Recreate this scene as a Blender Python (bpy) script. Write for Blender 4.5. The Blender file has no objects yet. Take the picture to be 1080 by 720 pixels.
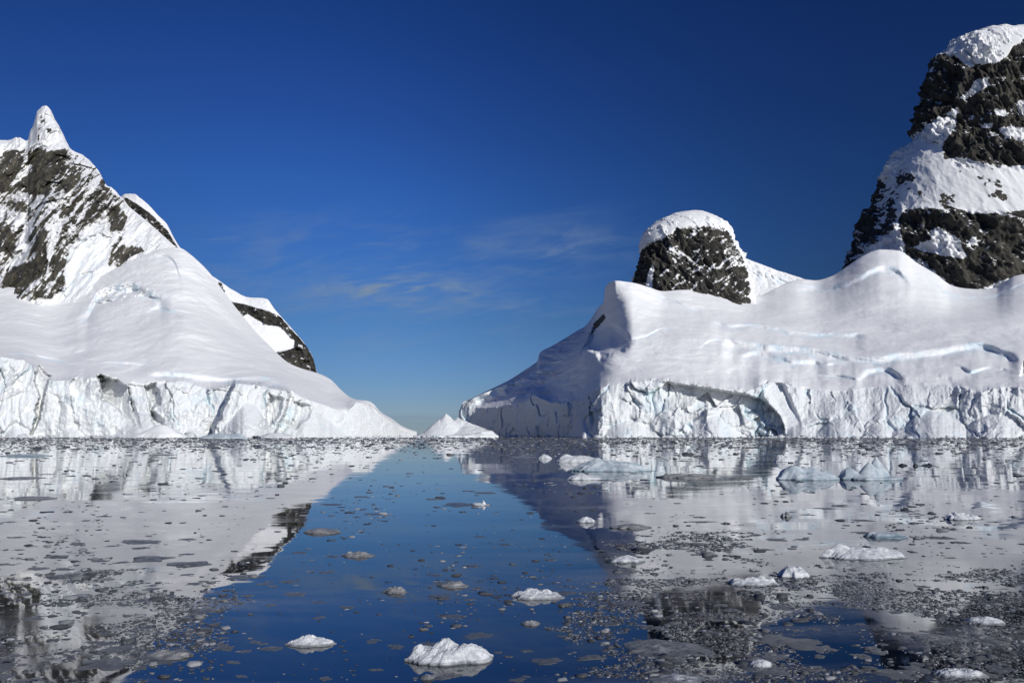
import bpy, math, random
import numpy as np

random.seed(7)
rng = np.random.default_rng(7)
sc = bpy.context.scene
col = sc.collection

# ---------------------------------------------------------------- camera
FPX = 780.0                      # focal length in pixels of a 1080 px wide picture
HORIZON = 457.0                  # picture row of the horizon
CAM_H = 5.0                      # eye height over the sea
PITCH = math.atan((HORIZON - 360.0) / FPX)
cam = bpy.data.cameras.new('camera')
cam.sensor_width = 36.0
cam.lens = 36.0 * FPX / 1080.0
cam.clip_start = 0.1
cam.clip_end = 200000.0
cam_ob = bpy.data.objects.new('camera', cam)
col.objects.link(cam_ob)
cam_ob.location = (0, 0, CAM_H)
cam_ob.rotation_euler = (math.pi / 2 + PITCH, 0, 0)
sc.camera = cam_ob

# ---------------------------------------------------------------- sun, sky, exposure
SUN_EL = math.radians(21.0)
SUN_AZ = math.radians(141.0)     # clockwise from +Y (the view direction): behind the camera, to its right
SUN_DIR = np.array([math.sin(SUN_AZ) * math.cos(SUN_EL), math.cos(SUN_AZ) * math.cos(SUN_EL), math.sin(SUN_EL)])
sun = bpy.data.lights.new('sun', 'SUN')
sun.energy = 3.55
sun.angle = math.radians(0.5)
sun.color = (1.0, 0.965, 0.885)
sun_ob = bpy.data.objects.new('sun', sun)
col.objects.link(sun_ob)
from mathutils import Vector
sun_ob.rotation_euler = Vector(SUN_DIR).to_track_quat('Z', 'Y').to_euler()

sc.view_settings.view_transform = 'Standard'
sc.view_settings.look = 'None'
sc.view_settings.gamma = 1.0
sc.view_settings.exposure = 0.0
sc.view_settings.use_curve_mapping = False
sc.render.engine = 'CYCLES'
sc.cycles.use_denoising = True
sc.cycles.max_bounces = 6
sc.cycles.diffuse_bounces = 2
sc.cycles.glossy_bounces = 3

world = bpy.data.worlds.new('World')
sc.world = world
world.use_nodes = True
wt = world.node_tree
wt.nodes.clear()


class NT:
    """small helper to write node trees"""
    def __init__(self, tree):
        self.t = tree

    def n(self, typ, **kw):
        nd = self.t.nodes.new(typ)
        for k, v in kw.items():
            setattr(nd, k, v)
        return nd

    def link(self, a, b):
        self.t.links.new(a, b)

    def put(self, sock, v):
        if hasattr(v, 'is_output'):
            self.link(v, sock)
        else:
            sock.default_value = v

    def math(self, op, a, b=0.0, c=0.0, clamp=False):
        nd = self.n('ShaderNodeMath', operation=op)
        nd.use_clamp = clamp
        self.put(nd.inputs[0], a)
        self.put(nd.inputs[1], b)
        self.put(nd.inputs[2], c)
        return nd.outputs[0]

    def vmath(self, op, a, b=None):
        nd = self.n('ShaderNodeVectorMath', operation=op)
        self.put(nd.inputs[0], a)
        if b is not None:
            self.put(nd.inputs[1], b)
        return nd.outputs['Value'] if op in ('DOT_PRODUCT', 'LENGTH') else nd.outputs[0]

    def smooth(self, x, lo, hi, a=0.0, b=1.0):
        nd = self.n('ShaderNodeMapRange', interpolation_type='SMOOTHSTEP')
        self.put(nd.inputs[0], x)
        for i, v in enumerate((lo, hi, a, b)):
            self.put(nd.inputs[i + 1], v)
        return nd.outputs[0]

    def noise(self, vec, scale, detail=4.0, rough=0.5, dist=0.0):
        nd = self.n('ShaderNodeTexNoise')
        self.put(nd.inputs['Vector'], vec)
        nd.inputs['Scale'].default_value = scale
        nd.inputs['Detail'].default_value = detail
        nd.inputs['Roughness'].default_value = rough
        nd.inputs['Distortion'].default_value = dist
        return nd.outputs[0]

    def mix(self, f, a, b):
        nd = self.n('ShaderNodeMix', data_type='RGBA')
        self.put(nd.inputs[0], f)
        self.put(nd.inputs[6], a)
        self.put(nd.inputs[7], b)
        return nd.outputs[2]

    def sep(self, v):
        nd = self.n('ShaderNodeSeparateXYZ')
        self.put(nd.inputs[0], v)
        return nd.outputs

    def comb(self, x, y, z):
        nd = self.n('ShaderNodeCombineXYZ')
        for i, v in enumerate((x, y, z)):
            self.put(nd.inputs[i], v)
        return nd.outputs[0]


w = NT(wt)
sky = w.n('ShaderNodeTexSky', sky_type='NISHITA')
sky.sun_disc = False
sky.sun_elevation = SUN_EL
sky.sun_rotation = SUN_AZ
sky.altitude = 900.0
sky.air_density = 1.0
sky.dust_density = 0.15
sky.ozone_density = 3.0
geo_dir = w.n('ShaderNodeTexCoord').outputs['Generated']
dirv = w.vmath('NORMALIZE', geo_dir)
cosg = w.vmath('DOT_PRODUCT', dirv, tuple(SUN_DIR))
sin2 = w.math('SUBTRACT', 1.0, w.math('MULTIPLY', cosg, cosg))
dx, dy, dz = w.sep(dirv)[:3]
# Antarctic air: the zenith is a deep blue, and the light at right angles to the sun is the deepest
pol = w.math('SUBTRACT', 1.0, w.math('MULTIPLY', w.smooth(sin2, 0.35, 1.0), 0.50))
pol = w.math('MULTIPLY', pol, w.smooth(dz, 0.06, 0.50, 1.0, 0.62))
skyc = w.mix(1.0, sky.outputs[0], (0.80, 0.95, 1.12, 1))
skyc.node.blend_type = 'MULTIPLY'
pol = w.math('MULTIPLY', pol, w.math('MULTIPLY', w.smooth(dx, -0.62, -0.10, 0.66, 1.0), w.smooth(dx, 0.10, 0.60, 1.0, 0.80)))
pv = w.comb(pol, pol, pol)
skyp = w.mix(1.0, skyc, pv)
skyp.node.blend_type = 'MULTIPLY'
ramp = w.n('ShaderNodeValToRGB')
er = ramp.color_ramp
SKY_RAMP = [(0.0, (.47, .50, .62)), (.035, (.47, .50, .64)), (.15, (.40, .56, .74)), (.32, (.42, .76, 1.31)), (.45, (.44, .81, 1.6)), (.55, (.36, .79, 1.6))]
while len(er.elements) < len(SKY_RAMP):
    er.elements.new(.5)
for e_, (p_, c_) in zip(er.elements, SKY_RAMP):
    e_.position = p_
    e_.color = (*c_, 1)
w.link(dz, ramp.inputs[0])
skyp = w.mix(1.0, skyp, ramp.outputs[0])
skyp.node.blend_type = 'MULTIPLY'
# thin cirrus, low in the gap between the two shores
ysafe = w.math('MAXIMUM', dy, 0.05)
az = w.math('DIVIDE', dx, ysafe)
el = w.math('DIVIDE', dz, ysafe)
cv = w.comb(w.math('MULTIPLY', az, 3.0), w.math('MULTIPLY', w.math('ADD', el, w.math('MULTIPLY', az, -0.12)), 11.0), 4.2)
cn = w.noise(cv, 1.6, 7.0, 0.58, 0.6)
cm = w.smooth(cn, 0.47, 0.80)
cm = w.math('MULTIPLY', cm, w.smooth(el, 0.06, 0.19))
cm = w.math('MULTIPLY', cm, w.smooth(el, 0.24, 0.34, 1.0, 0.0))
cm = w.math('MULTIPLY', cm, w.smooth(az, -0.55, -0.20))
cm = w.math('MULTIPLY', cm, w.smooth(az, 0.00, 0.34, 1.0, 0.0))
cm = w.math('MULTIPLY', cm, 0.60)
cn2 = w.noise(w.comb(w.math('MULTIPLY', az, 5.0), w.math('MULTIPLY', w.math('ADD', el, w.math('MULTIPLY', az, -0.10)), 26.0), 9.1), 2.2, 8.0, 0.62, 0.9)
cn2 = w.smooth(cn2, 0.36, 0.74)
for (a0, e0, sa, se, k_) in ((-.155, .198, .085, .024, 1.1), (-.10, .19, .16, .03, .28), (.05, .245, .11, .026, .34), (-.39, .268, .06, .008, .34), (-.36, .225, .10, .022, .22), (-.30, .19, .06, .02, .18)):
    qa = w.math('DIVIDE', w.math('SUBTRACT', az, a0), sa)
    qe = w.math('DIVIDE', w.math('SUBTRACT', el, e0), se)
    g_ = w.math('EXPONENT', w.math('MULTIPLY', w.math('ADD', w.math('MULTIPLY', qa, qa), w.math('MULTIPLY', qe, qe)), -1.0))
    cm = w.math('ADD', cm, w.math('MULTIPLY', w.math('MULTIPLY', g_, cn2), k_))
cloudy = w.mix(cm, skyp, (2.1, 3.05, 4.6, 1))
# a low cloud bank on the sea horizon
bn = w.noise(w.comb(w.math('MULTIPLY', az, 9.0), w.math('MULTIPLY', el, 120.0), 1.7), 1.5, 4.0, 0.5)
bank = w.math('MULTIPLY', w.smooth(el, 0.020, 0.030, 1.0, 0.0), w.smooth(bn, 0.30, 0.62, 0.55, 1.0))
cloudy = w.mix(w.math('MULTIPLY', bank, 0.40), cloudy, (1.9, 2.9, 4.2, 1))
bg = w.n('ShaderNodeBackground')
w.link(cloudy, bg.inputs[0])
bg.inputs[1].default_value = 0.085
wo = w.n('ShaderNodeOutputWorld')
w.link(bg.outputs[0], wo.inputs[0])

# ---------------------------------------------------------------- picture row/column + distance -> world
SP, CP = math.sin(PITCH), math.cos(PITCH)


def W(px, py, Y):
    b = (360.0 - py) / FPX
    a = (px - 540.0) / FPX
    t = Y / (CP - b * SP)
    return np.stack(np.broadcast_arrays(a * t, Y, CAM_H + t * (SP + b * CP)), -1).astype(float)


def row_of(z, Y):
    """picture row of height z at distance Y"""
    s = (z - CAM_H) / Y
    b = (s * CP - SP) / (CP + s * SP)
    return 360.0 - b * FPX


def G(px, py):
    """the point of the sea seen at px, py"""
    b = (360.0 - py) / FPX
    Y = -CAM_H * (CP - b * SP) / (SP + b * CP)
    p = W(px, py, Y)
    return float(p[0]), float(p[1])


def project(P):
    d = P[..., 1] * CP + (P[..., 2] - CAM_H) * SP
    u = -P[..., 1] * SP + (P[..., 2] - CAM_H) * CP
    d = np.maximum(d, 1e-3)
    return 540.0 + FPX * P[..., 0] / d, 360.0 - FPX * u / d


# ---------------------------------------------------------------- numpy noise
def _h(ix, iy, iz, seed):
    x = (ix.astype(np.int64) * 374761393 + iy.astype(np.int64) * 668265263 + iz.astype(np.int64) * 2147483647
         + seed * 974634777) & 0xffffffff
    x = ((x ^ (x >> 13)) * 1274126177) & 0xffffffff
    x = ((x ^ (x >> 16)) * 2246822519) & 0xffffffff
    return x ^ (x >> 15)


_G = np.array([(1, 1, 0), (-1, 1, 0), (1, -1, 0), (-1, -1, 0), (1, 0, 1), (-1, 0, 1), (1, 0, -1), (-1, 0, -1),
               (0, 1, 1), (0, -1, 1), (0, 1, -1), (0, -1, -1), (1, 1, 0), (-1, 1, 0), (0, -1, 1), (0, -1, -1)], float)


def perlin(x, y, z, seed=0):
    x0, y0, z0 = np.floor(x), np.floor(y), np.floor(z)
    fx, fy, fz = x - x0, y - y0, z - z0
    ix, iy, iz = x0.astype(np.int64), y0.astype(np.int64), z0.astype(np.int64)
    sx, sy, sz = (t * t * t * (t * (t * 6 - 15) + 10) for t in (fx, fy, fz))
    r = 0.0
    for i in (0, 1):
        wx = sx if i else 1 - sx
        for j in (0, 1):
            wy = sy if j else 1 - sy
            for k in (0, 1):
                wz = sz if k else 1 - sz
                g = _G[_h(ix + i, iy + j, iz + k, seed) & 15]
                r = r + wx * wy * wz * (g[..., 0] * (fx - i) + g[..., 1] * (fy - j) + g[..., 2] * (fz - k))
    return r


def fbm(x, y, z, octv=5, seed=0, gain=0.5, ridged=False):
    r, a, s, tot = 0.0, 1.0, 1.0, 0.0
    for o in range(octv):
        v = perlin(x * s, y * s, z * s, seed + o * 17)
        if ridged:
            v = 1.0 - 2.0 * np.abs(v) * 1.6
        r = r + a * v
        tot += a
        a *= gain
        s *= 2.03
    return r / tot * (1.0 if ridged else 1.6)


def worley(x, y, z, seed=0):
    x0, y0, z0 = np.floor(x), np.floor(y), np.floor(z)
    ix, iy, iz = x0.astype(np.int64), y0.astype(np.int64), z0.astype(np.int64)
    f1 = np.full(x.shape, 9.0)
    f2 = np.full(x.shape, 9.0)
    idv = np.zeros(x.shape)
    tilt = np.zeros(x.shape)
    for i in (-1, 0, 1):
        for j in (-1, 0, 1):
            for k in (-1, 0, 1):
                h1 = _h(ix + i, iy + j, iz + k, seed)
                h2 = _h(ix + i, iy + j, iz + k, seed + 5)
                qx = i + (h1 & 1023) / 1023.0 - (x - x0)
                qy = j + ((h1 >> 10) & 1023) / 1023.0 - (y - y0)
                qz = k + ((h1 >> 20) & 1023) / 1023.0 - (z - z0)
                d = qx * qx + qy * qy + qz * qz
                new = d < f1
                f2 = np.where(new, f1, np.minimum(f2, d))
                idv = np.where(new, (h2 & 4095) / 4095.0, idv)
                t = -qx * (((h2 >> 12) & 255) / 127.5 - 1) - qz * (((h2 >> 20) & 255) / 127.5 - 1)
                tilt = np.where(new, t, tilt)
                f1 = np.where(new, d, f1)
    return np.sqrt(f1), np.sqrt(f2), idv, tilt


def sstep(x, lo, hi):
    t = np.clip((x - lo) / (hi - lo), 0, 1)
    return t * t * (3 - 2 * t)


def lin(pts):
    p = np.array(pts, float)
    return lambda x: np.interp(x, p[:, 0], p[:, 1])


def pchip(pts):
    p = np.array(pts, float)
    X, Yv = p[:, 0], p[:, 1]
    h = np.diff(X)
    d = np.diff(Yv) / h
    m = np.zeros(len(X))
    m[0], m[-1] = d[0], d[-1]
    for i in range(1, len(X) - 1):
        if d[i - 1] * d[i] > 0:
            w1, w2 = 2 * h[i] + h[i - 1], h[i] + 2 * h[i - 1]
            m[i] = (w1 + w2) / (w1 / d[i - 1] + w2 / d[i])

    def f(x):
        x = np.asarray(x, float)
        xc = np.clip(x, X[0], X[-1])
        i = np.clip(np.searchsorted(X, xc) - 1, 0, len(h) - 1)
        t = (xc - X[i]) / h[i]
        return ((2 * t**3 - 3 * t**2 + 1) * Yv[i] + (t**3 - 2 * t**2 + t) * h[i] * m[i]
                + (-2 * t**3 + 3 * t**2) * Yv[i + 1] + (t**3 - t**2) * h[i] * m[i + 1])
    return f


def poly_sd(x, y, poly):
    """signed distance, positive inside"""
    p = np.array(poly, float)
    q = np.roll(p, -1, 0)
    best = np.full(x.shape, 1e12)
    inside = np.zeros(x.shape, bool)
    for (ax, ay), (bx, by) in zip(p, q):
        ex, ey = bx - ax, by - ay
        t = np.clip(((x - ax) * ex + (y - ay) * ey) / (ex * ex + ey * ey + 1e-12), 0, 1)
        best = np.minimum(best, (x - ax - t * ex)**2 + (y - ay - t * ey)**2)
        if by != ay:
            c = ((ay > y) != (by > y)) & (x < (bx - ax) * (y - ay) / (by - ay) + ax)
            inside ^= c
    s = np.sqrt(best)
    return np.where(inside, s, -s)


# ---------------------------------------------------------------- meshes
def tag(o, label=None, cat=None, group=None, kind=None):
    if label:
        o['label'] = label
    if cat:
        o['category'] = cat
    if group:
        o['group'] = group
    if kind:
        o['kind'] = kind
    return o


def link_mesh(name, me, mat, parent=None, smooth=True):
    o = bpy.data.objects.new(name, me)
    col.objects.link(o)
    if mat:
        me.materials.append(mat)
    if smooth:
        me.polygons.foreach_set('use_smooth', np.ones(len(me.polygons), bool))
    if parent:
        o.parent = parent
    return o


def raw_mesh(name, V, loops, starts, totals):
    me = bpy.data.meshes.new(name)
    me.vertices.add(len(V))
    me.vertices.foreach_set('co', np.ascontiguousarray(V, np.float32).ravel())
    me.loops.add(len(loops))
    me.loops.foreach_set('vertex_index', np.ascontiguousarray(loops, np.int32))
    me.polygons.add(len(starts))
    me.polygons.foreach_set('loop_start', np.ascontiguousarray(starts, np.int32))
    me.polygons.foreach_set('loop_total', np.ascontiguousarray(totals, np.int32))
    me.update(calc_edges=True)
    me.validate()
    return me


def grid_mesh(name, P, wrap=False, keep=None, flip=False, attrs=None):
    R, C = P.shape[:2]
    idx = np.arange(R * C).reshape(R, C)
    a = idx[:-1, :]
    b = idx[1:, :]
    if wrap:
        q = np.stack([a, np.roll(a, -1, 1), np.roll(b, -1, 1), b], -1)
    else:
        q = np.stack([a[:, :-1], a[:, 1:], b[:, 1:], b[:, :-1]], -1)
    q = q.reshape(-1, 4)
    if flip:
        q = q[:, ::-1]
    V = P.reshape(-1, 3)
    at = {k: v.reshape(-1) for k, v in (attrs or {}).items()}
    if keep is not None:
        kf = keep.reshape(-1)
        q = q[kf[q].any(1)]
        used = np.unique(q)
        mp = np.full(R * C, -1)
        mp[used] = np.arange(len(used))
        q = mp[q]
        V = V[used]
        at = {k: v[used] for k, v in at.items()}
    n = len(q)
    me = raw_mesh(name, V, q.ravel(), np.arange(n) * 4, np.full(n, 4))
    for k, v in at.items():
        A = me.attributes.new(k, 'FLOAT', 'POINT')
        A.data.foreach_set('value', np.ascontiguousarray(v, np.float32))
    return me


def grid_normals(P, wrap=False):
    if wrap:
        du = np.roll(P, -1, 1) - np.roll(P, 1, 1)
    else:
        du = np.gradient(P, axis=1)
    dv = np.gradient(P, axis=0)
    n = np.cross(du, dv)
    n /= np.linalg.norm(n, axis=-1, keepdims=True) + 1e-9
    return n


# ---------------------------------------------------------------- materials
def new_mat(name):
    m = bpy.data.materials.new(name)
    m.use_nodes = True
    m.node_tree.nodes.clear()
    k = NT(m.node_tree)
    b = k.n('ShaderNodeBsdfPrincipled')
    o = k.n('ShaderNodeOutputMaterial')
    k.link(b.outputs[0], o.inputs[0])
    return m, k, b


def bump(k, h, strength, dist, normal=None):
    nd = k.n('ShaderNodeBump')
    nd.inputs['Strength'].default_value = strength
    nd.inputs['Distance'].default_value = dist
    k.put(nd.inputs['Height'], h)
    if normal is not None:
        k.link(normal, nd.inputs['Normal'])
    return nd.outputs[0]


SNOW = (0.835, 0.84, 0.845, 1)


def snow_rock_material(name='snow and rock', ra=(0.046, 0.045, 0.042, 1), rb=(0.110, 0.103, 0.082, 1)):
    m, k, b = new_mat(name)
    pos = k.n('ShaderNodeNewGeometry').outputs['Position']
    nrm = k.n('ShaderNodeNewGeometry').outputs['True Normal']
    at = k.n('ShaderNodeAttribute', attribute_name='rock').outputs['Fac']
    sk = k.n('ShaderNodeAttribute', attribute_name='ice').outputs['Fac']
    n1 = k.noise(pos, 0.055, 8.0, 0.68)
    n2 = k.noise(k.vmath('MULTIPLY', pos, (1.0, 1.0, 0.45)), 0.021, 6.0, 0.6)
    nz = k.sep(nrm)[2]
    v = k.math('ADD', at, k.math('MULTIPLY', k.math('SUBTRACT', n1, 0.5), 0.95))
    v = k.math('ADD', v, k.math('MULTIPLY', k.math('SUBTRACT', n2, 0.5), 0.55))
    v = k.math('SUBTRACT', v, k.math('MULTIPLY', k.math('SUBTRACT', nz, 0.35), 0.30))
    f = k.smooth(v, 0.47, 0.55)
    f = k.math('MULTIPLY', f, k.smooth(at, 0.02, 0.12))
    # rock: olive brown to near black, banded and cracked
    r1 = k.noise(pos, 0.03, 6.0, 0.6)
    r2 = k.noise(k.vmath('MULTIPLY', pos, (1, 1, 0.3)), 0.22, 5.0, 0.65)
    rc = k.mix(k.smooth(r1, 0.38, 0.62), ra, rb)
    rc = k.mix(k.smooth(r2, 0.40, 0.66), k.mix(0.5, rc, (0.026, 0.025, 0.024, 1)), rc)
    # snow: faintly bluish compact ice where a fall has broken it
    s1 = k.noise(pos, 0.05, 5.0, 0.6)
    scol = k.mix(k.math('MULTIPLY', sk, k.smooth(s1, 0.40, 0.70)), SNOW, (0.68, 0.80, 0.87, 1))
    k.link(k.mix(f, scol, rc), b.inputs['Base Color'])
    b.inputs['Roughness'].default_value = 0.75
    b.inputs['Specular IOR Level'].default_value = 0.25
    bs = k.noise(pos, 0.12, 6.0, 0.6)
    br = k.noise(pos, 0.35, 8.0, 0.7)
    ws = k.noise(k.vmath('MULTIPLY', pos, (0.35, 0.35, 1.3)), 0.09, 7.0, 0.60, 0.4)
    bs = k.math('ADD', bs, k.math('MULTIPLY', k.math('MULTIPLY', ws, 1.0), k.math('SUBTRACT', 1.0, f)))
    h = k.math('ADD', k.math('MULTIPLY', bs, 0.62), k.math('MULTIPLY', k.math('MULTIPLY', br, f), 5.0))
    h = k.math('ADD', h, k.math('MULTIPLY', f, -1.2))
    k.link(bump(k, h, 0.8, 1.0), b.inputs['Normal'])
    return m


def ice_material():
    m, k, b = new_mat('glacier ice')
    pos = k.n('ShaderNodeNewGeometry').outputs['Position']
    crev = k.n('ShaderNodeAttribute', attribute_name='ice').outputs['Fac']
    n1 = k.noise(pos, 0.03, 5.0, 0.6)
    n2 = k.noise(k.vmath('MULTIPLY', pos, (0.25, 0.25, 1.6)), 0.16, 5.0, 0.6)
    n3 = k.noise(pos, 0.25, 6.0, 0.65)
    blue = k.math('ADD', k.math('MULTIPLY', k.smooth(n1, 0.50, 0.76), 0.42), k.math('MULTIPLY', crev, 0.6))
    blue = k.math('MULTIPLY', blue, k.smooth(n3, 0.25, 0.6, 0.45, 1.0), clamp=True)
    c = k.mix(blue, (0.745, 0.765, 0.78, 1), (0.52, 0.76, 0.87, 1))
    c = k.mix(k.math('MULTIPLY', k.smooth(n2, 0.60, 0.80), 0.22), c, (0.42, 0.44, 0.44, 1))
    k.link(c, b.inputs['Base Color'])
    b.inputs['Roughness'].default_value = 0.6
    b.inputs['Specular IOR Level'].default_value = 0.35
    h = k.math('ADD', k.math('MULTIPLY', n3, 2.2), k.math('MULTIPLY', n2, 1.6))
    h = k.math('ADD', h, k.math('MULTIPLY', k.noise(pos, 0.9, 5.0, 0.6), 0.5))
    k.link(bump(k, h, 0.65, 1.0), b.inputs['Normal'])
    return m


def floe_material(name, c0, c1, rough, gscale, bumpd, dark=(0.11, 0.12, 0.13, 1), wet=0.05):
    """floating ice: granular, patchy, glossy and darker where the sea wets its foot"""
    m, k, b = new_mat(name)
    tc = k.n('ShaderNodeNewGeometry').outputs['Position']
    z = k.sep(tc)[2]
    n1 = k.noise(tc, gscale, 6.0, 0.65)
    n2 = k.noise(tc, gscale * 7.0, 4.0, 0.6)
    c = k.mix(k.smooth(n1, 0.36, 0.64), c0, c1)
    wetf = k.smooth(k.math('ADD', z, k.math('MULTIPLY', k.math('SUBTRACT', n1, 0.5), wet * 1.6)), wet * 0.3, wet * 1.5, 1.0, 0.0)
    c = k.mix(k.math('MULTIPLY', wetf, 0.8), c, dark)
    k.link(c, b.inputs['Base Color'])
    b.inputs['Roughness'].default_value = rough
    b.inputs['IOR'].default_value = 1.31
    h = k.math('ADD', n1, k.math('MULTIPLY', n2, 0.5))
    k.link(bump(k, h, 0.7, bumpd), b.inputs['Normal'])
    return m


def water_material():
    m, k, b = new_mat('sea water')
    pos = k.n('ShaderNodeNewGeometry').outputs['Position']
    k.t.nodes.remove(b)
    p1 = k.noise(k.vmath('MULTIPLY', pos, (0.6, 1.0, 1.0)), 0.35, 2.0, 0.45)
    p2 = k.noise(k.vmath('MULTIPLY', pos, (0.7, 1.0, 1.0)), 1.9, 2.0, 0.5)
    p3 = k.noise(k.vmath('MULTIPLY', pos, (0.5, 1.0, 1.0)), 0.05, 2.0, 0.5)
    calm = k.noise(k.vmath('MULTIPLY', pos, (0.35, 1.0, 1.0)), 0.03, 3.0, 0.5)
    h = k.math('ADD', k.math('MULTIPLY', p1, 0.0085), k.math('MULTIPLY', k.math('MULTIPLY', p2, 0.0011), k.smooth(calm, 0.40, 0.62)))
    h = k.math('ADD', h, k.math('MULTIPLY', p3, 0.060))
    nb = bump(k, h, 1.0, 1.0)
    inc = k.n('ShaderNodeNewGeometry').outputs['Incoming']
    ci = k.math('MAXIMUM', k.vmath('DOT_PRODUCT', nb, inc), 0.004)
    gq = k.math('SQRT', k.math('ADD', k.math('MULTIPLY', ci, ci), 1.333**2 - 1.0))
    q = k.math('DIVIDE', k.math('SUBTRACT', gq, ci), k.math('ADD', gq, ci))
    rs = k.math('MULTIPLY', q, q, clamp=True)
    dif = k.n('ShaderNodeBsdfDiffuse')
    dif.inputs[0].default_value = (0.003, 0.009, 0.020, 1)
    gl = k.n('ShaderNodeBsdfGlossy')
    gl.inputs['Color'].default_value = (1, 1, 1, 1)
    gl.inputs['Roughness'].default_value = 0.02
    k.link(nb, gl.inputs['Normal'])
    ms = k.n('ShaderNodeMixShader')
    k.link(rs, ms.inputs[0])
    k.link(dif.outputs[0], ms.inputs[1])
    k.link(gl.outputs[0], ms.inputs[2])
    # a thin skin of new grease ice, drawn out in streaks by the drift
    fn = k.noise(k.vmath('MULTIPLY', pos, (0.10, 0.55, 1.0)), 0.55, 6.0, 0.6, 0.6)
    fg = k.noise(k.vmath('MULTIPLY', pos, (0.6, 1.0, 1.0)), 7.0, 3.0, 0.6)
    sep = k.sep(pos)
    side = k.math('DIVIDE', k.math('SUBTRACT', sep[0], k.math('MULTIPLY', sep[1], -0.11)), sep[1])
    film = k.math('MULTIPLY', k.smooth(fn, 0.46, 0.68), k.smooth(k.math('ABSOLUTE', side), 0.05, 0.30, 0.25, 1.0))
    film = k.math('MULTIPLY', film, k.smooth(fg, 0.30, 0.62, 0.5, 1.0))
    k.link(k.math('ADD', k.math('MULTIPLY', film, 0.09), 0.018), gl.inputs['Roughness'])
    skin = k.n('ShaderNodeBsdfDiffuse')
    skin.inputs[0].default_value = (0.60, 0.61, 0.62, 1)
    m2 = k.n('ShaderNodeMixShader')
    k.link(k.math('MULTIPLY', film, 0.20), m2.inputs[0])
    k.link(ms.outputs[0], m2.inputs[1])
    k.link(skin.outputs[0], m2.inputs[2])
    ms = m2
    out = [n_ for n_ in k.t.nodes if n_.type == 'OUTPUT_MATERIAL'][0]
    k.link(ms.outputs[0], out.inputs[0])
    return m


M_SNOW = snow_rock_material()
M_OLIVE = snow_rock_material('snow and olive rock', (0.066, 0.062, 0.050, 1), (0.165, 0.152, 0.112, 1))
M_ICE = ice_material()
M_WATER = water_material()
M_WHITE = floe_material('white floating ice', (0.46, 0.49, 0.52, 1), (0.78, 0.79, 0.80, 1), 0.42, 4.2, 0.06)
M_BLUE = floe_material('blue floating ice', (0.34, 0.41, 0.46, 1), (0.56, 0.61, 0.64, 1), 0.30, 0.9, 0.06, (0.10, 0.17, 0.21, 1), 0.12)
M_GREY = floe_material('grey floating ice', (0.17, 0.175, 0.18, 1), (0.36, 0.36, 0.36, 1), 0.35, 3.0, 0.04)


def brash_material():
    # crumbs of ice: some clear and dark, some white, all wet
    m, k, b = new_mat('ice crumbs')
    geo = k.n('ShaderNodeNewGeometry')
    pos = geo.outputs['Position']
    rnd = geo.outputs['Random Per Island']
    n1 = k.noise(pos, 5.0, 5.0, 0.65)
    v = k.math('ADD', k.math('POWER', rnd, 3.6), k.math('MULTIPLY', k.math('SUBTRACT', n1, 0.5), 0.5), clamp=True)
    c = k.mix(v, (0.07, 0.074, 0.08, 1), (0.42, 0.43, 0.44, 1))
    k.link(c, b.inputs['Base Color'])
    b.inputs['Roughness'].default_value = 0.28
    b.inputs['IOR'].default_value = 1.31
    k.link(bump(k, k.noise(pos, 18.0, 4.0, 0.6), 0.6, 0.02), b.inputs['Normal'])
    return m


M_CRUMB = brash_material()
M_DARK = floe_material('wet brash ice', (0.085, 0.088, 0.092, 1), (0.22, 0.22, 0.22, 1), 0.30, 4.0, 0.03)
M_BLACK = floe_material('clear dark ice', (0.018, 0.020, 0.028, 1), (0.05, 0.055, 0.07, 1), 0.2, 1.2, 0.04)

# ---------------------------------------------------------------- the sea
def build_water():
    S = 90000.0
    xs = np.array([-S, -3000, -600, 0, 600, 3000, S])
    ys = np.array([-3000, -300, 0, 300, 1500, 6000, 120000.0])
    X, Y = np.meshgrid(xs, ys)
    P = np.stack([X, Y, 0 * X], -1)
    me = grid_mesh('water', P)
    return tag(link_mesh('water', me, M_WATER), 'still dark sea strewn with brash ice, mirroring the mountains', kind='structure')


build_water()


# ---------------------------------------------------------------- the mountains
def columns(x0, x1, step, inlo, inhi, out=5.0):
    a = np.arange(inlo, inhi, step)
    l = np.arange(x0, inlo, out) if x0 < inlo else np.array([])
    r = np.arange(inhi, x1 + 0.1, out) if x1 > inhi else np.array([])
    return np.concatenate([l, a, r])


def sheet(px, lines, subs):
    """rows of (py, Y) between successive lines; each line = (py array, Y array)"""
    pys, Ys, band = [], [], []
    for i in range(len(lines) - 1):
        n = subs[i]
        t = (np.arange(n) / n)[:, None]
        pys.append(lines[i][0] * (1 - t) + lines[i + 1][0] * t)
        Ys.append(lines[i][1] * (1 - t) + lines[i + 1][1] * t)
        band += [i] * n
    pys.append(lines[-1][0][None])
    Ys.append(lines[-1][1][None])
    band.append(len(lines) - 1)
    return np.concatenate(pys), np.concatenate(Ys), np.array(band)


def blur_rows(A, lo, hi, n):
    """smooth along the slope, rows lo..hi only"""
    for _ in range(n):
        B = A.copy()
        B[lo + 1:hi] = (A[lo:hi - 1] + 2 * A[lo + 1:hi] + A[lo + 2:hi + 1]) / 4
        A = B
    return A


def add_back(P, dist, drop, n=14):
    """the far side of a ridge: rows that fall away behind the crest"""
    crest = P[-1]
    rows = []
    for i in range(1, n + 1):
        t = i / n
        q = crest.copy()
        q[:, 1] += dist * t
        q[:, 0] *= (1 + dist * t / np.maximum(crest[:, 1], 1))
        q[:, 2] = crest[:, 2] * (1 - t**1.25) + (-10) * t**1.25
        rows.append(q)
    return np.concatenate([P, np.array(rows)], 0)


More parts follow.
